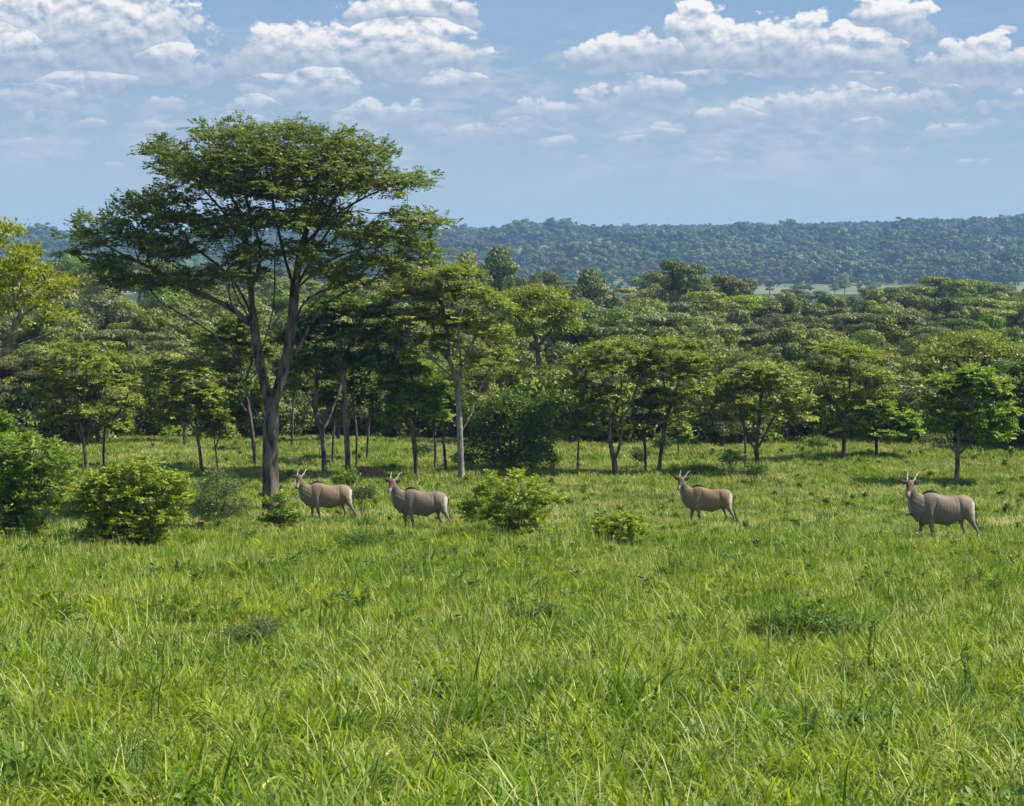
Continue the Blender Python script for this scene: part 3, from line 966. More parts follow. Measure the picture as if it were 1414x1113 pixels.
bush('grey-green feathery shrub left of the tallest trunk', 71, 301,
     [(300, 655, 10, 12), (285, 672, 14, 9), (315, 675, 14, 9), (300, 690, 22, 11), (280, 700, 14, 9), (320, 702, 13, 8), (300, 712, 24, 9)], 506, 170, 'sparse', r0=.03,
     lkw=dict(per=16, spread=.13, zs=.10, ln=.13, wd=.045, flat=.6), name='shrub')
bush('leafy shrub at the foot of the tallest trunk, before the leftmost antelope', 68, 392,
     [(376, 695, 9, 6), (394, 690, 9, 7), (385, 708, 15, 7), (404, 714, 10, 6), (376, 720, 12, 6), (394, 722, 13, 5)], 507, 60, 'shrub', r0=.03, name='shrub')
bush('dark dense round thicket right of the pale-trunked tree', 98, 705,
     [(700, 560, 34, 14), (740, 570, 26, 14), (670, 580, 24, 16), (720, 595, 46, 20), (675, 615, 32, 18), (735, 620, 28, 16), (705, 635, 50, 12), (765, 560, 24, 14), (775, 585, 14, 12)],
     508, 560, 'dark', lkw=dict(per=26, spread=.2, zs=.14, ln=.17, wd=.1, flat=.7), r0=.12, name='thicket', tip=.01, seg=.35)
bush('weedy yellow-tipped plant in the grass below the central bush', 52, 762,
     [(755, 786, 12, 7), (775, 782, 9, 7), (765, 796, 16, 6)], 509, 50, 'shrub_yellow', r0=.015, name='shrub',
     lkw=dict(per=12, spread=.09, zs=.07, ln=.08, wd=.035, flat=.6))
bush('dark tangled weed patch in the right foreground grass', 34, 1105,
     [(1066, 868, 30, 12), (1106, 858, 34, 12), (1150, 864, 26, 11), (1100, 884, 54, 14), (1182, 874, 18, 9)], 510, 330, 'weed', r0=.012, name='weed_patch',
     lkw=dict(per=22, spread=.08, zs=.06, ln=.12, wd=.026, flat=.4), tip=.003)
bush('low dark bush in the grass left of the meadow middle, below the second antelope', 60, 520,
     [(496, 746, 24, 6), (538, 749, 26, 6), (515, 756, 40, 7)], 511, 150, 'weed', r0=.015, name='weed_patch',
     lkw=dict(per=20, spread=.10, zs=.06, ln=.14, wd=.025, flat=.4), tip=.004)
bush('dark weeds growing left of the small centre foreground gap', 37, 735,
     [(716, 852, 24, 9), (752, 846, 22, 10), (735, 864, 36, 10)], 512, 170, 'weed', r0=.012, name='weed_patch',
     lkw=dict(per=20, spread=.07, zs=.05, ln=.11, wd=.018, flat=.3), tip=.003)
bush('brown twiggy weed clump in the left foreground grass', 34, 345,
     [(323, 876, 24, 10), (364, 868, 24, 11), (345, 888, 38, 10)], 513, 150, 'sparse', r0=.012, name='weed_patch',
     lkw=dict(per=16, spread=.07, zs=.05, ln=.10, wd=.016, flat=.3), tip=.003)
# little shrubs far in the clearing, each told apart by where it grows
for i, (bx, by_, d, wd_, lab) in enumerate([
        (640, 640, 99, 14, 'small dark shrub at the foot of the pale trunk'),
        (585, 628, 104, 16, 'small shrub on the far grass left of the pale trunk'),
        (765, 640, 99, 10, 'small dark plant at the right foot of the dark thicket'),
        (735, 640, 96, 12, 'little shrub in front of the dark thicket'),
        (885, 636, 99, 10, 'small dark plant between the V-shaped tree and the leaning tree'),
        (1012, 640, 97, 16, 'low dark shrub left of the low wide tree'),
        (1042, 655, 92, 12, 'small plant in front of the low wide tree'),
        (500, 688, 78, 12, 'small dead-twigged shrub between the two left antelopes'),
        (480, 668, 83, 14, 'brown dry shrub on the red earth behind the left antelopes'),
        (915, 618, 108, 10, 'pale shrub far back left of the tiny sapling'),
        (1290, 612, 110, 20, 'light shrub under the left side of the bright green tree'),
        (1130, 618, 107, 16, 'low shrub left of the brown bushy tree')]):
    bush(lab, d, bx, [(bx, by_ - 8, wd_, 6), (bx - wd_ * .4, by_ - 3, wd_ * .6, 5), (bx + wd_ * .5, by_ - 4, wd_ * .6, 5)], 530 + i, 46,
         ['weed', 'sparse', 'shrub'][i % 3], r0=.02, name='shrub', lkw=dict(per=18, spread=.14, zs=.09, ln=.15, wd=.06, flat=.6), group='little shrubs out in the clearing')


# ------------------------------------------------------------------ forest belt behind the clearing
def lobe_leaves(lobes, rng, n, ln, wd, jit=.42):
    """leaves over the rounded lobes of a dense crown, facing outwards"""
    wts = np.array([l[1][0] * l[1][1] for l in lobes])
    idx = rng.choice(len(lobes), n, p=wts / wts.sum())
    Cc = np.array([l[0] for l in lobes])[idx]
    Rr = np.array([l[1] for l in lobes])[idx]
    v = unit(rng.normal(0, 1, (n, 3)) + np.array([0, 0, .35]))
    rad = 1 + np.abs(rng.normal(0, .12, (n, 1))) - rng.uniform(0, .35, (n, 1)) ** 1.5
    C = Cc + v * rad * Rr
    N = unit(v / Rr * Rr.mean()) + rng.normal(0, jit, (n, 3))
    L = np.cross(N, rng.normal(0, 1, (n, 3))) + np.array([0, 0, -.1])
    ct = rng.uniform(0, 1, len(lobes))[idx]
    tint = np.clip(ct * .5 + rng.uniform(0, .5, n), 0, 1)
    return leaf_quads(C, L, N, ln * rng.uniform(.6, 1.3, n), wd * rng.uniform(.6, 1.3, n), rng, tint)


def proto_tree(kind, seed, full=True):
    """a forest tree about 10 m tall in its own coordinates; returns trunk and crown objects' meshes"""
    rng = np.random.default_rng(seed)
    h = 10.0
    if kind == 'round':
        pads = [((rng.normal(0, 1.5), rng.normal(0, 1.5), h * rng.uniform(.42, .86)), (rng.uniform(1.3, 2.1), rng.uniform(1.3, 2.1), rng.uniform(.9, 1.4))) for _ in range(15)]
        pads += [((0, 0, h * .88), (1.6, 1.6, 1.1))]
    elif kind == 'umbrella':
        pads = [((rng.normal(0, 2.1), rng.normal(0, 2.1), h * rng.uniform(.74, .93)), (rng.uniform(1.3, 2.2), rng.uniform(1.3, 2.2), .55)) for _ in range(15)]
        pads += [((rng.normal(0, 2.0), rng.normal(0, 2.0), h * rng.uniform(.5, .7)), (1.2, 1.2, .5)) for _ in range(5)]
    elif kind == 'low':
        pads = [((rng.normal(0, 1.6), rng.normal(0, 1.6), h * rng.uniform(.15, .8)), (rng.uniform(1.3, 2.1), rng.uniform(1.3, 2.1), rng.uniform(.9, 1.3))) for _ in range(19)]
    else:
        pads = [((rng.normal(0, 1.1), rng.normal(0, 1.1), h * rng.uniform(.4, .95)), (rng.uniform(1.0, 1.7), rng.uniform(1.0, 1.7), rng.uniform(.8, 1.2))) for _ in range(13)]
    lobes = []
    for (c_, r_) in pads:
        for _ in range(4):
            v = unit(rng.normal(0, 1, 3)); v[2] = abs(v[2])
            q_ = rng.uniform(.38, .62)
            lobes.append((np.array(c_) + v * np.array(r_) * .72, np.array(r_) * q_))
    attr = np.array([l[0] for l in lobes] * 2) + rng.normal(0, .3, (len(lobes) * 2, 3))
    lean = rng.normal(0, .3, 2)
    polys = [[np.array((0, 0, -.6)), np.array((0, 0, h * .2)), np.array((lean[0], lean[1], h * .42)), np.array((lean[0] * 1.5, lean[1], h * .6))]]
    for k in range(4):
        p = pads[k][0]
        polys.append([np.array((lean[0], lean[1], h * .3 + k * .4)), np.array((p[0] * .5, p[1] * .5, p[2] * .7)), np.array(p) - np.array((0, 0, .3))])
    PP, DD, par, r, T, TD = grow(polys, attr, rng, .8, .02, .24)
    V, Q = tubes(PP, DD, par, r)
    V2, Q2, tt = lobe_leaves(lobes, rng, 14000, .27, .17, .36)
    return (V, Q), (V2, Q2, tt)


KINDS = ['round', 'umbrella', 'column', 'low', 'round', 'round', 'round', 'column']
protos = []
for i, k in enumerate(KINDS):
    (V, Q), (V2, Q2, tt) = proto_tree(k, 900 + i)
    tr = mesh_np('trunk', V, [Q], M['bark_dark' if i % 2 else 'bark'], smooth=True, link=False)
    cr = mesh_np('crown', V2, [Q2], M['forest'], {'tint': tt}, link=False)
    protos.append((tr.data, cr.data))


def place_forest(kind_i, x, y, z, rz, sx, sz, label, group, mat=None):
    r = empty('forest_tree', (x, y, z), label, 'tree', group, rz)
    r.scale = (sx, sx, sz)
    for nm, me in zip(('trunk', 'crown'), protos[kind_i]):
        o_ = bpy.data.objects.new(nm, me)
        COL.objects.link(o_)
        o_.parent = r
    return r


# skyline of the belt read from the photograph (pixel x -> y of the highest crowns)
SKX = [-60, 0, 60, 110, 200, 330, 450, 560, 620, 690, 725, 760, 800, 850, 890, 940, 985, 1015, 1040, 1100, 1140, 1180, 1240, 1305, 1340, 1365, 1414, 1480]
SKY_ = [375, 370, 362, 355, 362, 368, 372, 368, 362, 360, 392, 384, 386, 398, 384, 374, 388, 388, 404, 404, 401, 399, 396, 390, 402, 392, 398, 398]
LOOK = {'round': ('rounded leafy crown packed among others in the forest belt behind the clearing', 'round-crowned trees of the forest belt'),
        'umbrella': ('flat-topped spreading crown packed among rounder ones in the forest belt', 'flat-topped trees of the forest belt'),
        'column': ('narrow upright crown wedged between broader ones in the forest belt', 'narrow trees of the forest belt'),
        'low': ('bushy tree with leaves down to the ground, within or fronting the forest belt', 'low bushy trees of the forest belt')}
rngf = np.random.default_rng(42)
nfor = 0
d = 116.0
row = 0
while d < 640:
    half = 707 / F * d
    gap = (6.8 if d < 180 else 8.6 if d < 300 else 11.0 if d < 450 else 14.0)
    x = -half - 5 + rngf.uniform(0, gap)
    u = np.clip((d - 112) / 420.0, 0, 1)
    while x < half + 5:
        yy = d + rngf.uniform(-.45, .45) * gap
        xx = x + rngf.uniform(-.3, .3) * gap
        px = xx / yy * F + CX
        skyl = np.interp(px, SKX, SKY_) - 3
        # canopy top rises in the picture from the clearing edge to the skyline
        ytop = skyl + (478 - skyl) * (1 - u) ** 3.2 + rngf.uniform(-8, 20) * (150 / yy) ** .6
        z0 = float(ground_z(xx, yy))
        htree = CAMZ - (ytop - HY) / F * yy - z0
        if htree > 2.5:
            htree = min(htree, 15.5)
            k = int(rngf.integers(0, 8))
            if yy < 150 and rngf.uniform() < .75:
                k = 3
            wsc = max(htree, 5.0) / 10 * rngf.uniform(.85, 1.2)
            place_forest(k, xx, yy, z0 - .1, rngf.uniform(0, 6.28), wsc, htree / 9.8,
                         *LOOK[KINDS[k]])
            nfor += 1
        x += gap * rngf.uniform(.8, 1.25)
    d *= 1.0 + (.075 if d < 200 else .11 if d < 350 else .20)
    row += 1
print('forest trees', nfor)
# shapes that stand out of the belt
for (px, yt, yy, k, wsc, lab) in [
        (938, 361, 300, 1, .62, 'umbrella-shaped tree standing highest out of the forest belt, right of centre'),
        (690, 349, 330, 0, 1.25, 'dark billowing tree rising out of the forest just right of the tallest tree'),
        (645, 356, 340, 0, 1.1, 'dark tree top beside the billowing one, next to the acacia crown'),
        (1008, 381, 320, 1, .75, 'flat-topped dark tree right of the highest umbrella tree on the skyline'),
        (1305, 383, 380, 1, 1.2, 'broad dark domed tree on the forest skyline at right'),
        (1366, 391, 420, 1, 1.1, 'smaller domed tree on the skyline next to the broad domed one'),
        (752, 380, 330, 4, 1.1, 'rounded tree top on the skyline right of the billowing tree'),
        (815, 378, 260, 0, 1.1, 'knobbly brownish green tree on the skyline left of the umbrella tree')]:
    x_ = (px - CX) / F * yy
    z0 = float(ground_z(x_, yy))
    hh = CAMZ - (yt - HY) / F * yy - z0
    place_forest(k, x_, yy, z0, k * 1.3, wsc * hh / 12.5, hh / 9.6, lab, None)
# lone trees out on the valley meadow
for i, (px, yy, hh) in enumerate([(858, 1240, 9), (803, 1260, 8), (1062, 1180, 11), (1098, 1270, 9), (1108, 1230, 8), (1152, 1250, 8), (1166, 1215, 10), (1118, 1290, 7), (1205, 1180, 9), (1040, 1270, 7), (1186, 1270, 8), (905, 1270, 8)]):
    x_ = (px - CX) / F * yy
    z0 = float(ground_z(x_, yy))
    o = place_forest(i % 8, x_, yy, z0, i * 1.7, hh / 9, hh / 10, 'small hazy tree standing on the pale valley meadow beyond the forest', 'trees on the far valley meadow')


# ------------------------------------------------------------------ scattering of uncountable growth
def scatter(name, P, R, Sc, I, protos_, label=None, cat=None, kind='stuff'):
    coll = bpy.data.collections.new(name + '_kinds')
    for k, po in enumerate(protos_):
        po.name = '%s_kind_%02d' % (name, k)
        coll.objects.link(po)
    me = bpy.data.meshes.new(name)
    me.vertices.add(len(P))
    me.vertices.foreach_set('co', np.asarray(P, np.float32).ravel())
    a = me.attributes.new('rot', 'FLOAT_VECTOR', 'POINT')
    a.data.foreach_set('vector', np.asarray(R, np.float32).ravel())
    a = me.attributes.new('scl', 'FLOAT_VECTOR', 'POINT')
    a.data.foreach_set('vector', np.asarray(Sc, np.float32).ravel())
    a = me.attributes.new('idx', 'INT', 'POINT')
    a.data.foreach_set('value', np.asarray(I, np.int32))
    o_ = bpy.data.objects.new(name, me)
    COL.objects.link(o_)
    ng = bpy.data.node_groups.new(name + '_scatter', 'GeometryNodeTree')
    ng.interface.new_socket('Geometry', in_out='INPUT', socket_type='NodeSocketGeometry')
    ng.interface.new_socket('Geometry', in_out='OUTPUT', socket_type='NodeSocketGeometry')
    N = ng.nodes
    gi_, go_ = N.new('NodeGroupInput'), N.new('NodeGroupOutput')
    ci = N.new('GeometryNodeCollectionInfo')
    ci.inputs['Collection'].default_value = coll
    ci.inputs['Separate Children'].default_value = True
    ci.inputs['Reset Children'].default_value = True
    ip = N.new('GeometryNodeInstanceOnPoints')
    ip.inputs['Pick Instance'].default_value = True

    def na(nm, ty):
        x_ = N.new('GeometryNodeInputNamedAttribute')
        x_.data_type = ty
        x_.inputs['Name'].default_value = nm
        return [s for s in x_.outputs if s.enabled and s.name == 'Attribute'][0]
    L_ = ng.links
    L_.new(gi_.outputs[0], ip.inputs['Points'])
    L_.new(ci.outputs[0], ip.inputs['Instance'])
    L_.new(na('idx', 'INT'), ip.inputs['Instance Index'])
    L_.new(na('rot', 'FLOAT_VECTOR'), ip.inputs['Rotation'])
    L_.new(na('scl', 'FLOAT_VECTOR'), ip.inputs['Scale'])
    L_.new(ip.outputs[0], go_.inputs[0])
    md = o_.modifiers.new('scatter', 'NODES')
    md.node_group = ng
    return tag(o_, label, cat, kind=kind)


def blades(rng, n, rad, h, wdt, segs=4, droop=.5, dry=.06, seedheads=0):
    """arching grass blades rooted within rad"""
    ang = rng.uniform(0, 2 * math.pi, n)
    rr = rad * np.sqrt(rng.uniform(0, 1, n))
    root = np.stack([rr * np.cos(ang), rr * np.sin(ang), np.full(n, -.03)], -1)
    da = rng.uniform(0, 2 * math.pi, n)
    dirh = np.stack([np.cos(da), np.sin(da), np.zeros(n)], -1)
    hh = h * rng.uniform(.5, 1.15, n)
    isdry = rng.uniform(0, 1, n) < dry
    hh = np.where(isdry, hh * 1.12, hh)
    lean = rng.uniform(.05, .55, n)
    cur = droop * rng.uniform(.1, 1.9, n)
    ww = wdt * rng.uniform(.6, 1.35, n) * np.where(isdry, .75, 1)
    fa = da + math.pi / 2 + rng.normal(0, .6, n)
    side = np.stack([np.cos(fa), np.sin(fa), np.zeros(n)], -1)
    p = root
    th = lean.copy()
    rings = []
    sl = hh / segs
    for k in range(segs + 1):
        s = k / segs
        wk = ww * (1 - s ** 2.2) * (.75 + .5 * min(s * 2, 1)) + .0006
        rings.append(p - side * wk[:, None] * .5)
        rings.append(p + side * wk[:, None] * .5)
        th = th + cur * (.25 + s) * .7
        p = p + (dirh * np.sin(th)[:, None] + np.array([0, 0, 1.0]) * np.cos(th)[:, None]) * sl[:, None]
    V = np.stack(rings, 1)
    k2 = V.shape[1]
    I = np.arange(n * k2).reshape(n, k2)
    qs = [np.stack([I[:, 2 * j], I[:, 2 * j + 1], I[:, 2 * j + 3], I[:, 2 * j + 2]], -1) for j in range(segs)]
    tint = np.where(isdry, .97, rng.uniform(0, .84, n))
    return V.reshape(-1, 3), np.concatenate(qs), np.repeat(tint, k2)


def tuft(rng, mat, **kw):
    V, Q, t_ = blades(rng, **kw)
    return mesh_np('tuft', V, [Q], mat, {'tint': t_}, link=False)


rg = np.random.default_rng(5)
near_p = [tuft(rg, M['grass'], n=38, rad=.14, h=h_, wdt=.023, segs=6, droop=dr, dry=.07) for h_, dr in ((.54, .7), (.46, .95), (.62, .55), (.42, .8), (.50, 1.1), (.66, .75))]


def herb(rng, mat, n, h, ln, wd):
    """broad-leaved weed of the meadow"""
    z = rng.uniform(.1, 1, n) * h
    a = rng.uniform(0, 6.28, n)
    C = np.stack([np.cos(a) * .09, np.sin(a) * .09, z], -1) + rng.normal(0, .04, (n, 3)) * [1, 1, .3]
    L = np.stack([np.cos(a), np.sin(a), rng.uniform(.1, .9, n)], -1)
    V, Q, t_ = leaf_quads(C, L, rng.normal(0, .4, (n, 3)) + [0, 0, 1.], ln * rng.uniform(.6, 1.3, n), wd * rng.uniform(.7, 1.2, n), rng, rng.uniform(0, .84, n))
    return mesh_np('herb', V, [Q], mat, {'tint': t_}, link=False)


near_x = [tuft(rg, M['grass'], n=16, rad=.10, h=.74, wdt=.030, segs=6, droop=.7, dry=.05), tuft(rg, M['grass'], n=20, rad=.20, h=.70, wdt=.013, segs=6, droop=1.0, dry=.8),
          herb(rg, M['weed'], 60, .38, .13, .045), herb(rg, M['shrub'], 70, .30, .10, .05), tuft(rg, M['weed'], n=34, rad=.12, h=.62, wdt=.016, segs=6, droop=.45, dry=.02)]
near_p += near_x
mid_p = [tuft(rg, M['grass'], n=42, rad=.25, h=h_, wdt=.023, segs=4, droop=dr, dry=.08) for h_, dr in ((.44, .7), (.36, .9), (.50, .5), (.40, 1.1))]
mid_p += [tuft(rg, M['grass'], n=20, rad=.18, h=.60, wdt=.034, segs=4, droop=.6, dry=.05), tuft(rg, M['grass'], n=30, rad=.26, h=.56, wdt=.015, segs=4, droop=.9, dry=.75),
          herb(rg, M['weed'], 50, .42, .17, .07), herb(rg, M['shrub'], 60, .34, .15, .07), tuft(rg, M['weed'], n=34, rad=.16, h=.56, wdt=.024, segs=4, droop=.45, dry=.02)]
far_p = [tuft(rg, M['grass_far'], n=46, rad=.40, h=h_, wdt=.034, segs=3, droop=dr, dry=.10) for h_, dr in ((.42, .5), (.36, .7), (.46, .4), (.40, .8))]
far_p += [tuft(rg, M['grass'], n=20, rad=.3, h=.60, wdt=.045, segs=3, droop=.6, dry=.05), tuft(rg, M['grass_far'], n=40, rad=.42, h=.56, wdt=.026, segs=3, droop=.8, dry=.7),
          herb(rg, M['weed'], 60, .50, .22, .10), herb(rg, M['shrub'], 60, .40, .20, .09), tuft(rg, M['weed'], n=34, rad=.25, h=.6, wdt=.035, segs=3, droop=.45, dry=.02)]


def grass_zone(name, d0, d1, dens, protos_, rng, hs=1.0, drybias=0.0):
    n = int((d1 - d0) * (d0 + d1) * .5 * 2 * (.262) * dens + (d1 - d0) * 6 * dens)
    yy = np.sqrt(rng.uniform(d0 * d0, d1 * d1, n))
    xx = rng.uniform(-1, 1, n) * (yy * .262 + 3.0)
    zz = ground_z(xx, yy)
    hl = lump(xx, yy, 5.0, 61) * .5 + lump(xx, yy, 1.7, 62) * .35
    s = hs * np.clip(1.0 + .34 * hl + rng.normal(0, .20, n), .35, 2.0)
    k = len(protos_)
    idx = rng.integers(0, k - 5, n)
    u = rng.uniform(0, 1, n)
    for q_, (p_, wl_, sd_) in enumerate(((.11, 6, 62), (.070 + drybias, 7, 63), (.010, 3, 64), (.014, 4, 65), (.024, 3, 66))):
        pr = p_ * (1 + 2.2 * np.clip(lump(xx, yy, wl_, sd_), -.45, 2))
        idx = np.where((u > q_ * .2) & (u < q_ * .2 + pr), k - 5 + q_, idx)
    R = np.stack([rng.normal(0, .10, n), rng.normal(0, .10, n), rng.uniform(0, 6.28, n)], -1)
    Sc = np.stack([s ** .5, s ** .5, s], -1)
    return np.stack([xx, yy, zz], -1), R, Sc, idx


rg2 = np.random.default_rng(6)
a = grass_zone('near', 12, 36, 29, near_p, rg2, 1.0)
print('near tufts', len(a[0]))
scatter('foreground_grass', *a, near_p, 'tall lush green grass with dry straws filling the foreground', 'grass')
a = grass_zone('mid', 35.5, 66, 24, mid_p, rg2, .85)
print('mid tufts', len(a[0]))
scatter('meadow_grass', *a, mid_p, 'green meadow grass in the middle distance round the bushes', 'grass')
a = grass_zone('far', 65.5, 150, 7.5, far_p, rg2, .60, .04)
print('far tufts', len(a[0]))
scatter('clearing_grass', *a, far_p, 'paler grass of the clearing running back to the forest edge', 'grass')


# shrubby growth closing the foot of the forest: nobody could count it
up_ = []
for i in range(5):
    rng = np.random.default_rng(840 + i)
    lobes = [((rng.normal(0, 1.0), rng.normal(0, .8), rng.uniform(.2, 2.6)), np.array([rng.uniform(.5, 1.0), rng.uniform(.5, 1.0), rng.uniform(.4, .8)])) for _ in range(12)]
    V, Q, tt = lobe_leaves(lobes, rng, 2600, .26, .16, .55)
    up_.append(mesh_np('thicket', V, [Q], M['forest'], {'tint': tt}, link=False))
rgu = np.random.default_rng(9)
n = 760
yy = np.concatenate([rgu.uniform(117, 128, 330), rgu.uniform(128, 175, n - 330)])
xx = rgu.uniform(-1, 1, n) * (yy * .262 + 5)
pxu = xx / yy * F + CX
yy = yy + 5.0 * lump(xx, xx * 0, 22, 51)
gap_ = ((pxu > 385) & (pxu < 560) & (yy < 124))
xx, yy = xx[~gap_], yy[~gap_]
n = len(xx)
su = rgu.uniform(.6, 1.35, n)
scatter('undergrowth', np.stack([xx, yy, ground_z(xx, yy)], -1), np.stack([xx * 0, xx * 0, rgu.uniform(0, 6.28, n)], -1), np.stack([su, su, su * rgu.uniform(.7, 1.2, n)], -1),
        rgu.integers(0, 5, n), up_, 'dense shrubby undergrowth along the foot of the forest', 'undergrowth')


# single dark clumps and stalks standing in the foreground grass
def stalk(label, px, d, top_px, mat, seed, n=1, lean=0.0, name='grass_stalk', head=True):
    rng = np.random.default_rng(seed)
    b0 = gp(px, d)
    tipz = at(px, top_px, d)[2] - b0[2]
    Vs, Qs, Ts, off = [], [], [], 0
    for k in range(n):
        o0 = rng.normal(0, .03, 3) * (n > 1)
        o0[2] = 0
        h = tipz * rng.uniform(.8, 1.0) if k else tipz
        pts = [np.array([o0[0] + (lean + rng.normal(0, .05)) * h * s ** 1.8, o0[1] + .03 * s, h * s]) for s in np.linspace(0, 1, 7)]
        PP = np.array(pts)
        DD = unit(np.gradient(PP, axis=0))
        par = np.arange(-1, 6)
        r = np.linspace(.013, .006, 7)
        V, Q = tubes(PP, DD, par, r)
        Vs.append(V); Qs.append(Q + off); Ts.append(np.full(len(V), rng.uniform(0, .8))); off += len(V)
    root = empty(name, b0, label, 'plant')
    mesh_np('stem', np.concatenate(Vs), [np.concatenate(Qs)], M[mat], {'tint': np.concatenate(Ts)}, parent=root)
    s = rng.uniform(.15, .98, 26 * n)
    C = np.stack([lean * tipz * s ** 1.8 + rng.normal(0, .012, len(s)), rng.normal(0, .02, len(s)), tipz * s], -1)
    L = rng.normal(0, 1, C.shape) * [1, 1, .3] + [0, 0, .8]
    V, Q, tt = leaf_quads(C + unit(L) * .03, L, rng.normal(0, 1, C.shape), np.full(len(C), .11), np.full(len(C), .020), rng, rng.uniform(0, .9, len(C)))
    mesh_np('leaf_blades', V, [Q], M[mat], {'tint': tt}, parent=root)
    return root


stalk('tall reddish dry weed stalk in the right foreground', 1172, 29, 850, 'straw', 1, lean=-.05)
stalk('thin dark green stalk left of the reddish dry stalk', 991, 29, 905, 'weed', 2, lean=.02)
stalk('dark stalk pair standing right of the reddish dry stalk', 1206, 29, 845, 'weed', 3, n=3, lean=.04)
stalk('dark leaning stems near the right picture edge', 1345, 27, 890, 'weed', 4, n=3, lean=-.06)
stalk('dark upright stalk at the left side of the tangled weed patch', 908, 31, 890, 'weed', 5, lean=.05)
stalk('thin dark stalk among grass left of centre bottom', 205, 24, 880, 'weed', 6, n=2, lean=.06)
stalk('slim dark stems behind the tangled weed patch', 955, 40, 835, 'weed', 7, n=3, lean=.05)


def clump(label, px, d, n, h, seed, mat='weed', wdt=.016):
    rng = np.random.default_rng(seed)
    V, Q, t_ = blades(rng, n, .14, h, wdt, 5, .35, .02)
    o_ = mesh_np('grass_clump', V, [Q], M[mat], {'tint': t_})
    o_.location = gp(px, d)
    return tag(o_, label, 'grass clump', 'darker clumps in the foreground grass')


clump('dark green blade clump rising bottom centre of the meadow', 598, 23, 60, .75, 11)
clump('dark green blade clump in the bottom left grass', 110, 20.5, 60, .7, 12)
clump('dark broad blade clump at the bottom right', 1050, 22, 50, .7, 13)
clump('tall dark blade clump in the middle right foreground', 950, 34, 50, .7, 14)
clump('dark blade clump at the far right of the foreground', 1325, 25, 50, .8, 15)
clump('dark blade clump just left of the bottom centre', 395, 21, 55, .65, 16)

# red earth patch behind the left antelopes
rng = np.random.default_rng(77)
b0 = gp(500, 95)
k = 40
rr = np.linspace(0, 1, 8)
V = []
for r_ in rr:
    for j in range(k):
        a = j * 2 * math.pi / k
        V.append((r_ * 1.5 * math.cos(a) * (1 + .1 * math.sin(3 * a)), r_ * 1.0 * math.sin(a), .62 * (1 - r_ ** 1.6) - .05 + .04 * math.sin(7 * a + 9 * r_)))
I = np.arange(len(V)).reshape(8, k)
q = np.stack([I[:-1], np.roll(I[:-1], -1, 1), np.roll(I[1:], -1, 1), I[1:]], -1).reshape(-1, 4)
m, t, out = new_mat('red_earth')
tcx = t.node('ShaderNodeTexCoord')
nn = t.noise(tcx.outputs['Object'], 6.0, 6.0, .7)
b = t.node('ShaderNodeBsdfPrincipled')
t.l.new(t.mix(t.remap(nn, .35, .65), (.10, .050, .030), (.24, .14, .09)), b.inputs['Base Color'])
b.inputs['Roughness'].default_value = 1
t.l.new(b.outputs[0], out.inputs[0])
o = mesh_np('earth_mound', V, [q], m, smooth=True)
o.location = b0
tag(o, 'low reddish earth mound on the grass behind the second antelope', 'mound')

# ------------------------------------------------------------------ woods on the hills
hp = []
for i, kd in enumerate(['round', 'umbrella', 'low', 'column', 'low']):
    rng = np.random.default_rng(700 + i)
    pads = [((rng.normal(0, 2.3), rng.normal(0, 2.3), rng.uniform(3, 8.0) if kd != 'umbrella' else rng.uniform(7, 9)), (2.0, 2.0, 1.6 if kd != 'umbrella' else .8)) for _ in range(9)]
    lobes = [(np.array(c_) + rng.normal(0, .9, 3) * [1, 1, .6], np.array(r_) * rng.uniform(.4, .85)) for (c_, r_) in pads for _ in range(2)]
    V, Q, tt = lobe_leaves(lobes, rng, 1900, .75, .5, .35)
    # a short stem below the crown
    PP = np.array([(0, 0, -1.), (0, 0, 3.), (0, 0, 7.)])
    Vt, Qt = tubes(PP, unit(np.array([(0, 0, 1.)] * 3)), np.array([-1, 0, 1]), np.array([.3, .25, .15]))
    V_ = np.concatenate([V, Vt])
    hp.append(mesh_np('hill_tree', V_, [Q, Qt + len(V)], M['hillwood'], {'tint': np.concatenate([tt, np.zeros(len(Vt))])}, link=False))
rgh = np.random.default_rng(8)
n = 30000
yy = np.sqrt(rgh.uniform(1400 ** 2, 3050 ** 2, n))
xx = rgh.uniform(-1, 1, n) * (yy * .27 + 40)
zz = ground_z(xx, yy)
px = xx / yy * F + CX
py = HY + (CAMZ - zz) * F / yy
keep = np.ones(n, bool)
keep &= ~((yy < 1600 + 40 * lump(xx, yy, 150, 31)) & (rgh.uniform(0, 1, n) < np.where(lump(xx, yy, 200, 36) > .5, .55, .97)))           # valley floor stays open
u1 = (py - (362 - (px - 690) * .17)) / 7.0 + .6 * lump(xx, yy, 120, 32)
keep &= ~((px > 670) & (px < 850) & (np.abs(u1) < 1.1) & (rgh.uniform(0, 1, n) < .93))
u2 = (py - (341 + (px - 1414) * -.05)) / 5.0 + .5 * lump(xx, yy, 120, 33)
keep &= ~((px > 1340) & (np.abs(u2) < 1.3) & (rgh.uniform(0, 1, n) < .95))
u3 = (py - (350 + (px - 1200) * -.12)) / 3.0 + .6 * lump(xx, yy, 90, 34)
keep &= ~((px > 1080) & (px < 1290) & (np.abs(u3) < .9) & (rgh.uniform(0, 1, n) < .7))
keep &= ~((lump(xx, yy * 1.5, 130, 35) > 1.25) & (rgh.uniform(0, 1, n) < .8))
xx, yy, zz = xx[keep], yy[keep], zz[keep]
n = len(xx)
s = np.clip(rgh.lognormal(0, .34, n), .45, np.where(yy > 2450, 1.5, 2.3)) * np.where(yy > 2450, .75, 1.0)
big = np.where((yy > 2500) & (rgh.uniform(0, 1, n) < .04), 1.2, 1.0)
print('hill trees', n)
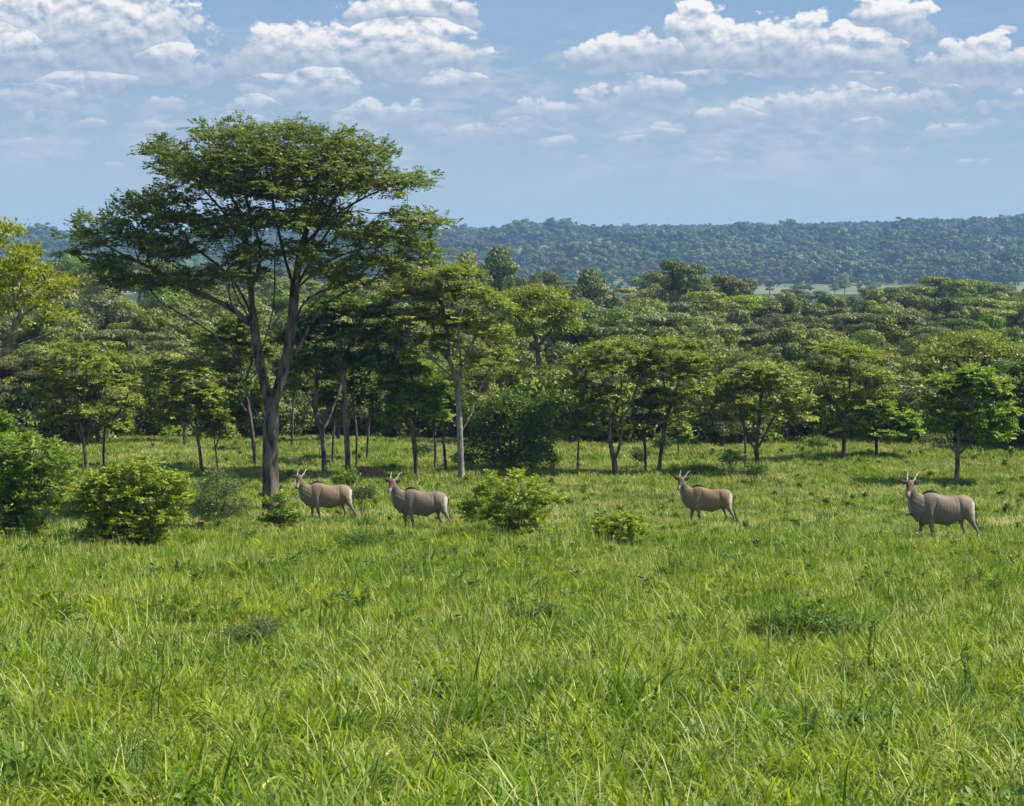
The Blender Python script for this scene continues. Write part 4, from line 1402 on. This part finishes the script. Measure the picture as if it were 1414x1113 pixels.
scatter('hill_woodland', np.stack([xx, yy, zz - .6], -1), np.stack([xx * 0, xx * 0, rgh.uniform(0, 6.28, n)], -1),
        np.stack([s, s, s * big * rgh.uniform(.8, 1.15, n)], -1), np.where(yy > 2400, rgh.choice([0, 2, 4], n), rgh.integers(0, 5, n)), hp,
        'blue-hazed woodland covering the far hillside', 'woodland')


# ------------------------------------------------------------------ elands
def ex(cx, cy):
    return (cx - 715) / 426.0, (1095 - cy) / 426.0


def loft(secs, k=14):
    """secs: (centre, axisA, axisB) rings -> closed tube"""
    ang = np.arange(k) * 2 * math.pi / k
    V = [np.array(c_)[None] + np.cos(ang)[:, None] * np.array(a_)[None] + np.sin(ang)[:, None] * np.array(b_)[None] for c_, a_, b_ in secs]
    V = np.concatenate(V + [np.array([secs[0][0], secs[-1][0]])])
    n_ = len(secs)
    I = np.arange(n_ * k).reshape(n_, k)
    q_ = np.stack([I[:-1], np.roll(I[:-1], -1, 1), np.roll(I[1:], -1, 1), I[1:]], -1).reshape(-1, 4)
    t0 = np.stack([np.roll(I[0], -1), I[0], np.full(k, n_ * k)], -1)
    t1 = np.stack([I[-1], np.roll(I[-1], -1), np.full(k, n_ * k + 1)], -1)
    return V, q_, np.concatenate([t0, t1])


def merge(parts):
    Vs, Qs, Ts, off = [], [], [], 0
    for V, q_, t_ in parts:
        Vs.append(V); Qs.append(q_ + off); Ts.append(t_ + off); off += len(V)
    return np.concatenate(Vs), np.concatenate(Qs), np.concatenate(Ts)


def vring(cx, top, bot, w_, y=0.0, cx2=None):
    x0, z0 = ex(cx, top)
    x1, z1 = ex(cx2 if cx2 is not None else cx, bot)
    return ((x0 + x1) / 2, y, (z0 + z1) / 2), ((x0 - x1) / 2, 0, (z0 - z1) / 2), (0, w_, 0)


def leg(rows, dx):
    out_ = []
    zt = rows[0][1]
    for cx, cy, rx, ry, y in rows:
        x0, z0 = ex(cx, cy)
        s = np.clip((cy - zt) / (1095.0 - zt), 0, 1)
        k_ = 1 + .22 * s
        out_.append(((x0 + dx * s, y, z0), (rx * k_, 0, 0), (0, ry * k_, 0)))
    return loft(out_, 12)


m, t, out = new_mat('antelope_hide')
va = t.node('ShaderNodeAttribute', attribute_name='coat')
tcx = t.node('ShaderNodeTexCoord')
nn = t.noise(tcx.outputs['Object'], 30, 4.0, .7)
cc = t.mix(1.0, va.outputs['Color'], t.mix(nn, (.80, .80, .80), (1.2, 1.18, 1.15)), 'MULTIPLY')
b = t.node('ShaderNodeBsdfPrincipled')
t.l.new(cc, b.inputs['Base Color'])
b.inputs['Roughness'].default_value = .62
b.inputs['Specular IOR Level'].default_value = .3
t.l.new(b.outputs[0], out.inputs[0])
M['hide'] = m


def plain(name, col_, rough=.6):
    m_, t_, o_ = new_mat(name)
    tx = t_.node('ShaderNodeTexCoord')
    n_ = t_.noise(tx.outputs['Object'], 40, 4.0, .6)
    b_ = t_.node('ShaderNodeBsdfPrincipled')
    t_.l.new(t_.mix(n_, tuple(c * .75 for c in col_), tuple(c * 1.2 for c in col_)), b_.inputs['Base Color'])
    b_.inputs['Roughness'].default_value = rough
    t_.l.new(b_.outputs[0], o_.inputs[0])
    return m_


M['horn'] = plain('horn', (.40, .34, .26), .5)
M['ear'] = plain('ear_skin', (.085, .055, .038), .8)
M['black_hair'] = plain('black_hair', (.022, .016, .013), .7)
M['eye'] = plain('dark_eye', (.008, .006, .005), .15)


def sstep(a, b_, x):
    t_ = np.clip((x - a) / (b_ - a), 0, 1)
    return t_ * t_ * (3 - 2 * t_)


def eland(label, px, d, sc, rz, seed, head=(0, 0), feet=(0, 0, 0, 0), tint=(1, 1, 1), girth=.93, drop=0.0):
    rng = np.random.default_rng(seed)
    hx, hz = head
    torso = [vring(335, 520, 730, .07), vring(362, 430, 775, .14), (vring(400, 388, 795, .20)), vring(440, 368, 797, .235), vring(480, 360, 792, .255), vring(540, 358, 782, .27),
             vring(580, 366, 786, .29), vring(630, 383, 796, .315), vring(700, 402, 808, .335), vring(760, 409, 812, .335), vring(820, 407, 795, .325), vring(880, 401, 760, .305),
             vring(940, 394, 742, .29), vring(1000, 404, 735, .265), vring(1055, 430, 700, .225), vring(1092, 462, 640, .16), vring(1114, 505, 580, .08)]
    torso = [((c_[0], c_[1], c_[2]), a_, (0, b_[1] * girth, 0)) for c_, a_, b_ in torso]

    def nr(tx, ty, bx, by_, w_, y, s):
        r_ = vring(tx, ty, by_, w_, y, bx)
        return ((r_[0][0] + hx * s, r_[0][1], r_[0][2] + hz * s), r_[1], r_[2])
    neck = [nr(480, 430, 330, 772, .21, 0, 0), nr(425, 392, 268, 700, .185, 0, .08), nr(378, 382, 222, 645, .150, -.02, .3), nr(342, 366, 194, 572, .130, -.05, .5),
            nr(314, 334, 184, 492, .118, -.08, .75), nr(292, 298, 180, 420, .106, -.11, .9), nr(272, 262, 184, 350, .098, -.13, 1), nr(254, 226, 192, 290, .088, -.15, 1)]
    f = unit(np.array([-.15, -.27, -.43 - drop]))
    u = unit(np.array([0, -1.0, 0]) - f * (-f[1]))
    s_ = np.cross(f, u)
    x0, z0 = ex(214, 212)
    H0 = np.array([x0 + hx, -.13, z0 + hz])

    def hr(t_, hh, ww, up=0.0):
        return (H0 + f * t_ * 1.08 + u * up, u * hh * 1.22, s_ * ww * 1.22)
    headp = [hr(-.06, .05, .05, -.02), hr(-.02, .09, .085, -.01), hr(.06, .105, .098, 0), hr(.14, .102, .102, 0), hr(.20, .090, .088, 0), hr(.29, .073, .066, -.004), hr(.38, .060, .056, -.006),
             hr(.44, .058, .060, -.008), hr(.49, .048, .055, -.012), hr(.515, .025, .032, -.014)]
    parts_ = [loft(torso, 26), loft(neck, 20), loft(headp, 18)]
    for sg in (-1, 1):   # brow ridges and eye sockets
        e = H0 + f * .13 + s_ * sg * .078 + u * .045
        parts_.append(loft([(e - f * .035, u * .012, s_ * .012), (e, u * .034, s_ * .032), (e + f * .035, u * .012, s_ * .012)], 10))
    yn, yf = -.165 * girth, .155 * girth
    parts_ += [leg([(1010, 560, .20, .10, yn * .8), (1022, 640, .185, .115, yn * .9), (1040, 720, .135, .095, yn), (1080, 785, .085, .065, yn), (1125, 850, .055, .045, yn), (1150, 888, .050, .038, yn),
                    (1156, 920, .036, .031, yn), (1160, 980, .029, .026, yn), (1162, 1040, .034, .030, yn), (1152, 1066, .032, .030, yn), (1146, 1094, .048, .036, yn)], feet[3]),
               leg([(970, 600, .17, .10, yf * .8), (955, 680, .13, .10, yf), (948, 750, .098, .08, yf), (972, 830, .060, .05, yf), (998, 895, .050, .038, yf), (990, 925, .036, .031, yf),
                    (966, 980, .029, .026, yf), (946, 1040, .034, .030, yf), (938, 1066, .032, .03, yf), (934, 1094, .048, .036, yf)], feet[2]),
               leg([(490, 560, .15, .09, yn), (498, 650, .135, .10, yn), (500, 730, .112, .088, yn), (508, 800, .072, .062, yn), (520, 860, .052, .046, yn), (524, 885, .056, .048, yn),
                    (528, 915, .037, .034, yn), (534, 980, .030, .028, yn), (544, 1040, .036, .032, yn), (540, 1066, .033, .031, yn), (534, 1094, .05, .038, yn)], feet[1]),
               leg([(410, 640, .12, .09, yf), (408, 730, .10, .085, yf), (405, 800, .070, .06, yf), (398, 860, .052, .046, yf), (396, 885, .055, .047, yf), (392, 915, .037, .034, yf),
                    (386, 980, .030, .028, yf), (384, 1040, .036, .032, yf), (378, 1066, .033, .031, yf), (372, 1094, .05, .038, yf)], feet[0])]
    # sheath point under the belly, dewlap tip
    bx_, bz_ = ex(745, 812)
    parts_.append(loft([((bx_ - .08, 0, bz_ + .06), (.05, 0, 0), (0, .05, 0)), ((bx_, 0, bz_ + .0), (.035, 0, 0), (0, .03, 0)), ((bx_ + .01, 0, bz_ - .035), (.01, 0, 0), (0, .01, 0))], 10))
    V, Q, T_ = merge(parts_)
    tmp = mesh_np('tmp', V, [Q, T_])
    rm = tmp.modifiers.new('r', 'REMESH')
    rm.mode = 'VOXEL'
    rm.voxel_size = .0155
    sm = tmp.modifiers.new('s', 'SMOOTH')
    sm.iterations = 5
    sm.factor = .5
    dg = bpy.context.evaluated_depsgraph_get()
    dg.update()
    me = bpy.data.meshes.new_from_object(tmp.evaluated_get(dg))
    bpy.data.objects.remove(tmp)
    nv = len(me.vertices)
    co = np.zeros(nv * 3, np.float32)
    me.vertices.foreach_get('co', co)
    co = co.reshape(-1, 3).astype(float)
    X, Y, Z = co.T
    # muscles and ribs as shallow relief, on the flanks only
    side = sstep(.10, .2, np.abs(Y))
    rel = .0014 * np.sin((X * 1.0 + .10 * Z) * 2 * math.pi / .105) * sstep(-.45, -.25, X) * sstep(.38, .2, X) * sstep(.85, 1.05, Z) * sstep(1.6, 1.45, Z)
    rel += -.022 * np.exp(-((X - .42 + .12 * (Z - 1.2)) / .045) ** 2) * sstep(.9, 1.1, Z)
    rel += -.020 * np.exp(-((X + .40 - .20 * (Z - 1.2)) / .04) ** 2) * sstep(.95, 1.1, Z) * sstep(1.6, 1.45, Z)
    rel += .020 * np.exp(-((X + .52) / .10) ** 2 - ((Z - 1.15) / .22) ** 2) + .022 * np.exp(-((X - .66) / .13) ** 2 - ((Z - 1.2) / .20) ** 2) - .022 * np.exp(-((X - .28) / .09) ** 2 - ((Z - 1.45) / .10) ** 2)
    rel += .0035 * np.sin((X * .6 + Z) * 2 * math.pi / .16) * sstep(-.72, -.80, X) * sstep(1.75, 1.6, Z)
    co[:, 1] += np.sign(Y) * rel * side
    me.vertices.foreach_set('co', co.astype(np.float32).ravel())
    tn = np.array(tint)
    basec = np.array([.200, .150, .098]) * tn
    C = np.repeat(basec[None], nv, 0)

    def blend(mask, c_):
        nonlocal C
        mask = np.clip(mask, 0, 1)[:, None]
        C = C * (1 - mask) + np.array(c_)[None] * mask
    greyn = sstep(-.45, -.9, X) * .5
    blend(greyn, np.array([.158, .128, .092]) * tn)                                   # greyer neck
    blend(.4 * sstep(.95, .72, Z) * sstep(.5, .6, Z), np.array([.24, .20, .15]) * tn)       # paler under-belly
    ph = (X + .13 * (Z - 1.3) + .012 * np.sin(Z * 9 + seed)) / .118
    st = np.exp(-((ph - np.round(ph)) * .118 / .0085) ** 2)
    blend(.05 * st * sstep(-.62, -.5, X) * sstep(.32, .2, X) * sstep(.98, 1.12, Z) * sstep(.12, .2, np.abs(Y)), (.50, .43, .34))
    blend(.85 * sstep(.80, .90, X + .25 * np.abs(Y)) * sstep(.75, .95, Z) * sstep(1.5, 1.35, Z) * sstep(.17, .10, np.abs(Y + .0) * .6), (.50, .46, .38))
    blend(.55 * sstep(.62, .50, Z), np.array([.24, .20, .155]))                            # pale shanks
    blend(.85 * np.exp(-((Z - .50) / .05) ** 2) * (X < 0), (.05, .035, .03))             # dark knees
    blend(.9 * np.exp(-((Z - .72) / .06) ** 2) * (X < -.4) * sstep(-.02, .05, Y), (.025, .02, .02))
    blend(.5 * np.exp(-((Z - .20) / .03) ** 2), (.07, .05, .04))
    blend(.9 * sstep(.075, .05, Z), (.03, .025, .02))                                     # hooves
    hl = (co - H0[None]) @ f
    hd = np.abs((co - H0[None]) @ s_)
    hu = (co - H0[None]) @ u
    inh = (hl > -.05) & (np.linalg.norm(co - (H0 + f * .24), axis=1) < .36) & (hd < .16)
    inh = inh * (hu > -.10)
    blend(inh * .75, (.16, .10, .065))
    blend(inh * .8 * sstep(.05, .025, hd) * sstep(-.02, .04, hl) * sstep(.22, .14, hl), (.07, .035, .022))
    blend(inh * .7 * sstep(.02, .0, hu) * sstep(.36, .30, hl), (.34, .29, .23))
    blend(inh * .95 * sstep(.40, .44, hl), (.020, .016, .015))
    blend(inh * .6 * np.exp(-((hl - .40) / .022) ** 2), (.5, .46, .40))
    # throat and dewlap: pale line in front, black tuft at the lowest point
    fx = np.interp(Z, [1.0, 1.2, 1.55, 1.8], [-1.13, -1.18, -1.25, -1.25]) + hx * .7
    blend(.5 * sstep(.07, .0, X - fx) * (Z > .98) * (Z < 1.8), (.42, .38, .32))
    dx_, dz_ = ex(236, 655)
    blend(np.exp(-(((X - dx_ - hx * .45) / .06) ** 2 + ((Z - dz_ - hz * .45) / .045) ** 2)) * 1.1, (.03, .022, .018))
    # darker ridge of the back
    blend(.35 * sstep(.07, .03, np.abs(Y)) * (Z > 1.4) * (X > -.7), (.12, .08, .06))
    C = np.clip(C * (1 + rng.normal(0, .03, (nv, 1))), 0, 1)
    ca = me.color_attributes.new('coat', 'FLOAT_COLOR', 'POINT')
    ca.data.foreach_set('color', np.concatenate([C, np.ones((nv, 1))], 1).astype(np.float32).ravel())
    me.polygons.foreach_set('use_smooth', np.ones(len(me.polygons), bool))
    me.materials.clear()
    me.materials.append(M['hide'])
    me.name = 'body'
    b0 = gp(px, d) - np.array([0, 0, .06])
    root = empty('antelope', b0, label, 'antelope', 'antelopes standing about in the meadow', rz)
    root.scale = (sc, sc, sc)
    body = bpy.data.objects.new('body', me)
    COL.objects.link(body)
    body.parent = root

    def sub(name, parts2, mt, smooth=True):
        V_, Q_, TT = merge(parts2)
        return mesh_np(name, V_, [Q_, TT], mt, smooth=smooth, parent=root)
    # horns with a spiral keel
    for pts in ([(163, 205, -.14), (172, 165, -.11), (178, 135, -.07), (186, 104, -.03), (194, 72, .02)], [(238, 212, -.14), (262, 190, -.11), (290, 160, -.07), (308, 122, -.02), (330, 100, .03), (362, 82, .08)]):
        P3 = [np.array([ex(a_, b2)[0] + hx, y_, ex(a_, b2)[1] + hz]) for a_, b2, y_ in pts]
        P3 = densify(P3, .02)
        n_ = len(P3)
        tg = unit(np.gradient(P3, axis=0))
        secs = []
        for i in range(n_):
            r_ = .030 * (1 - i / n_) ** .75 + .005
            tw = i / n_ * 9.0
            a1 = unit(np.cross(tg[i], np.array([0, 1.0, 0])))
            b1_ = np.cross(tg[i], a1)
            secs.append((P3[i], (a1 * math.cos(tw) + b1_ * math.sin(tw)) * r_ * 1.15, (b1_ * math.cos(tw) - a1 * math.sin(tw)) * r_ * .8))
        sub('horn', [loft(secs, 10)], M['horn'])
    for a_, e_ in (((160, 232), (70, 182)), ((258, 243), (346, 196))):
        p0 = np.array([ex(*a_)[0] + hx, -.16, ex(*a_)[1] + hz])
        p1 = np.array([ex(*e_)[0] + hx, -.14, ex(*e_)[1] + hz])
        ax = unit(p1 - p0)
        nrm = unit(np.cross(ax, np.array([0, 1.0, 0])))
        secs = [(p0 + (p1 - p0) * s, nrm * w2, np.cross(ax, nrm) * .012) for s, w2 in ((0, .026), (.2, .055), (.45, .066), (.7, .052), (.9, .026), (1, .005))]
        sub('ear', [loft(secs, 10)], M['ear'])
    for sg in (-1, 1):
        e = H0 + f * .125 + s_ * sg * .098 + u * .068
        sub('eye', [loft([(e - f * .02, u * .004, s_ * .004), (e - f * .012, u * .017, s_ * .014), (e + f * .012, u * .017, s_ * .014), (e + f * .02, u * .004, s_ * .004)], 10)], M['eye'])
    # tail with black tuft
    tl = [(1108, 478, .028), (1124, 520, .026), (1136, 580, .020), (1140, 660, .017), (1140, 740, .016), (1142, 765, .018)]
    secs = [((ex(a_, b2)[0], -.01, ex(a_, b2)[1]), (r_, 0, 0), (0, r_, 0)) for a_, b2, r_ in tl]
    tail = sub('tail', [loft(secs, 10)], M['ear'])
    tf = [(1140, 745, .015), (1148, 800, .034), (1162, 860, .040), (1182, 920, .032), (1202, 975, .014), (1208, 990, .004)]
    secs = [((ex(a_, b2)[0], -.01, ex(a_, b2)[1]), (r_, 0, 0), (0, r_ * .8, 0)) for a_, b2, r_ in tf]
    V_, Q_, TT = merge([loft(secs, 10)])
    mesh_np('tail_tuft', V_, [Q_, TT], M['black_hair'], smooth=True, parent=tail)
    # crest of dark hair over the hump
    secs = []
    for a_, b2, r_ in ((385, 392, .004), (420, 364, .030), (465, 344, .042), (520, 338, .044), (575, 352, .040), (620, 376, .026), (650, 396, .004)):
        secs.append(((ex(a_, b2)[0], 0, ex(a_, b2)[1] - .006), (0, 0, r_), (0, .018, 0)))
    sub('mane', [loft(secs, 10)], M['black_hair'])
    return root


eland('large grey-brown antelope standing rightmost, below the bright green tree', 1309, 64, 1.0, .07, 1, tint=(.95, .95, .98))
eland('slimmer brown antelope standing alone between the central bush and the rightmost one', 982, 74, .876, -.10, 2, feet=(-.02, .0, .05, -.04), tint=(1.10, .95, .76), girth=.86)
eland('grey antelope second from left, facing left in front of the forked dark tree', 584, 74, .946, .04, 3, feet=(.09, .04, .02, .02), tint=(.93, .93, .97))
eland('antelope nearest the tallest trunk, head partly behind the small shrub', 453, 76, .92, .16, 4, head=(-.02, -.07), feet=(.12, .02, .03, .05), tint=(1.08, 1.02, .92), drop=.05)

# ------------------------------------------------------------------ air
m, t, out = new_mat('air_haze')
pvn = t.node('ShaderNodeVolumePrincipled')
pvn.inputs['Color'].default_value = (.37, .62, 1.0, 1)
pvn.inputs['Density'].default_value = .00014
pvn.inputs['Anisotropy'].default_value = 0.0
t.l.new(pvn.outputs[0], out.inputs['Volume'])
x0, x1, y0, y1, z0_, z1_ = -3300., 3300., -120., 8300., -40., 92.
V = [(x, y, z) for z in (z0_, z1_) for x, y in ((x0, y0), (x1, y0), (x1, y1), (x0, y1))]
Q = [(0, 3, 2, 1), (4, 5, 6, 7), (0, 1, 5, 4), (1, 2, 6, 5), (2, 3, 7, 6), (3, 0, 4, 7)]
tag(mesh_np('haze', V, [np.array(Q)], m), kind='stuff')
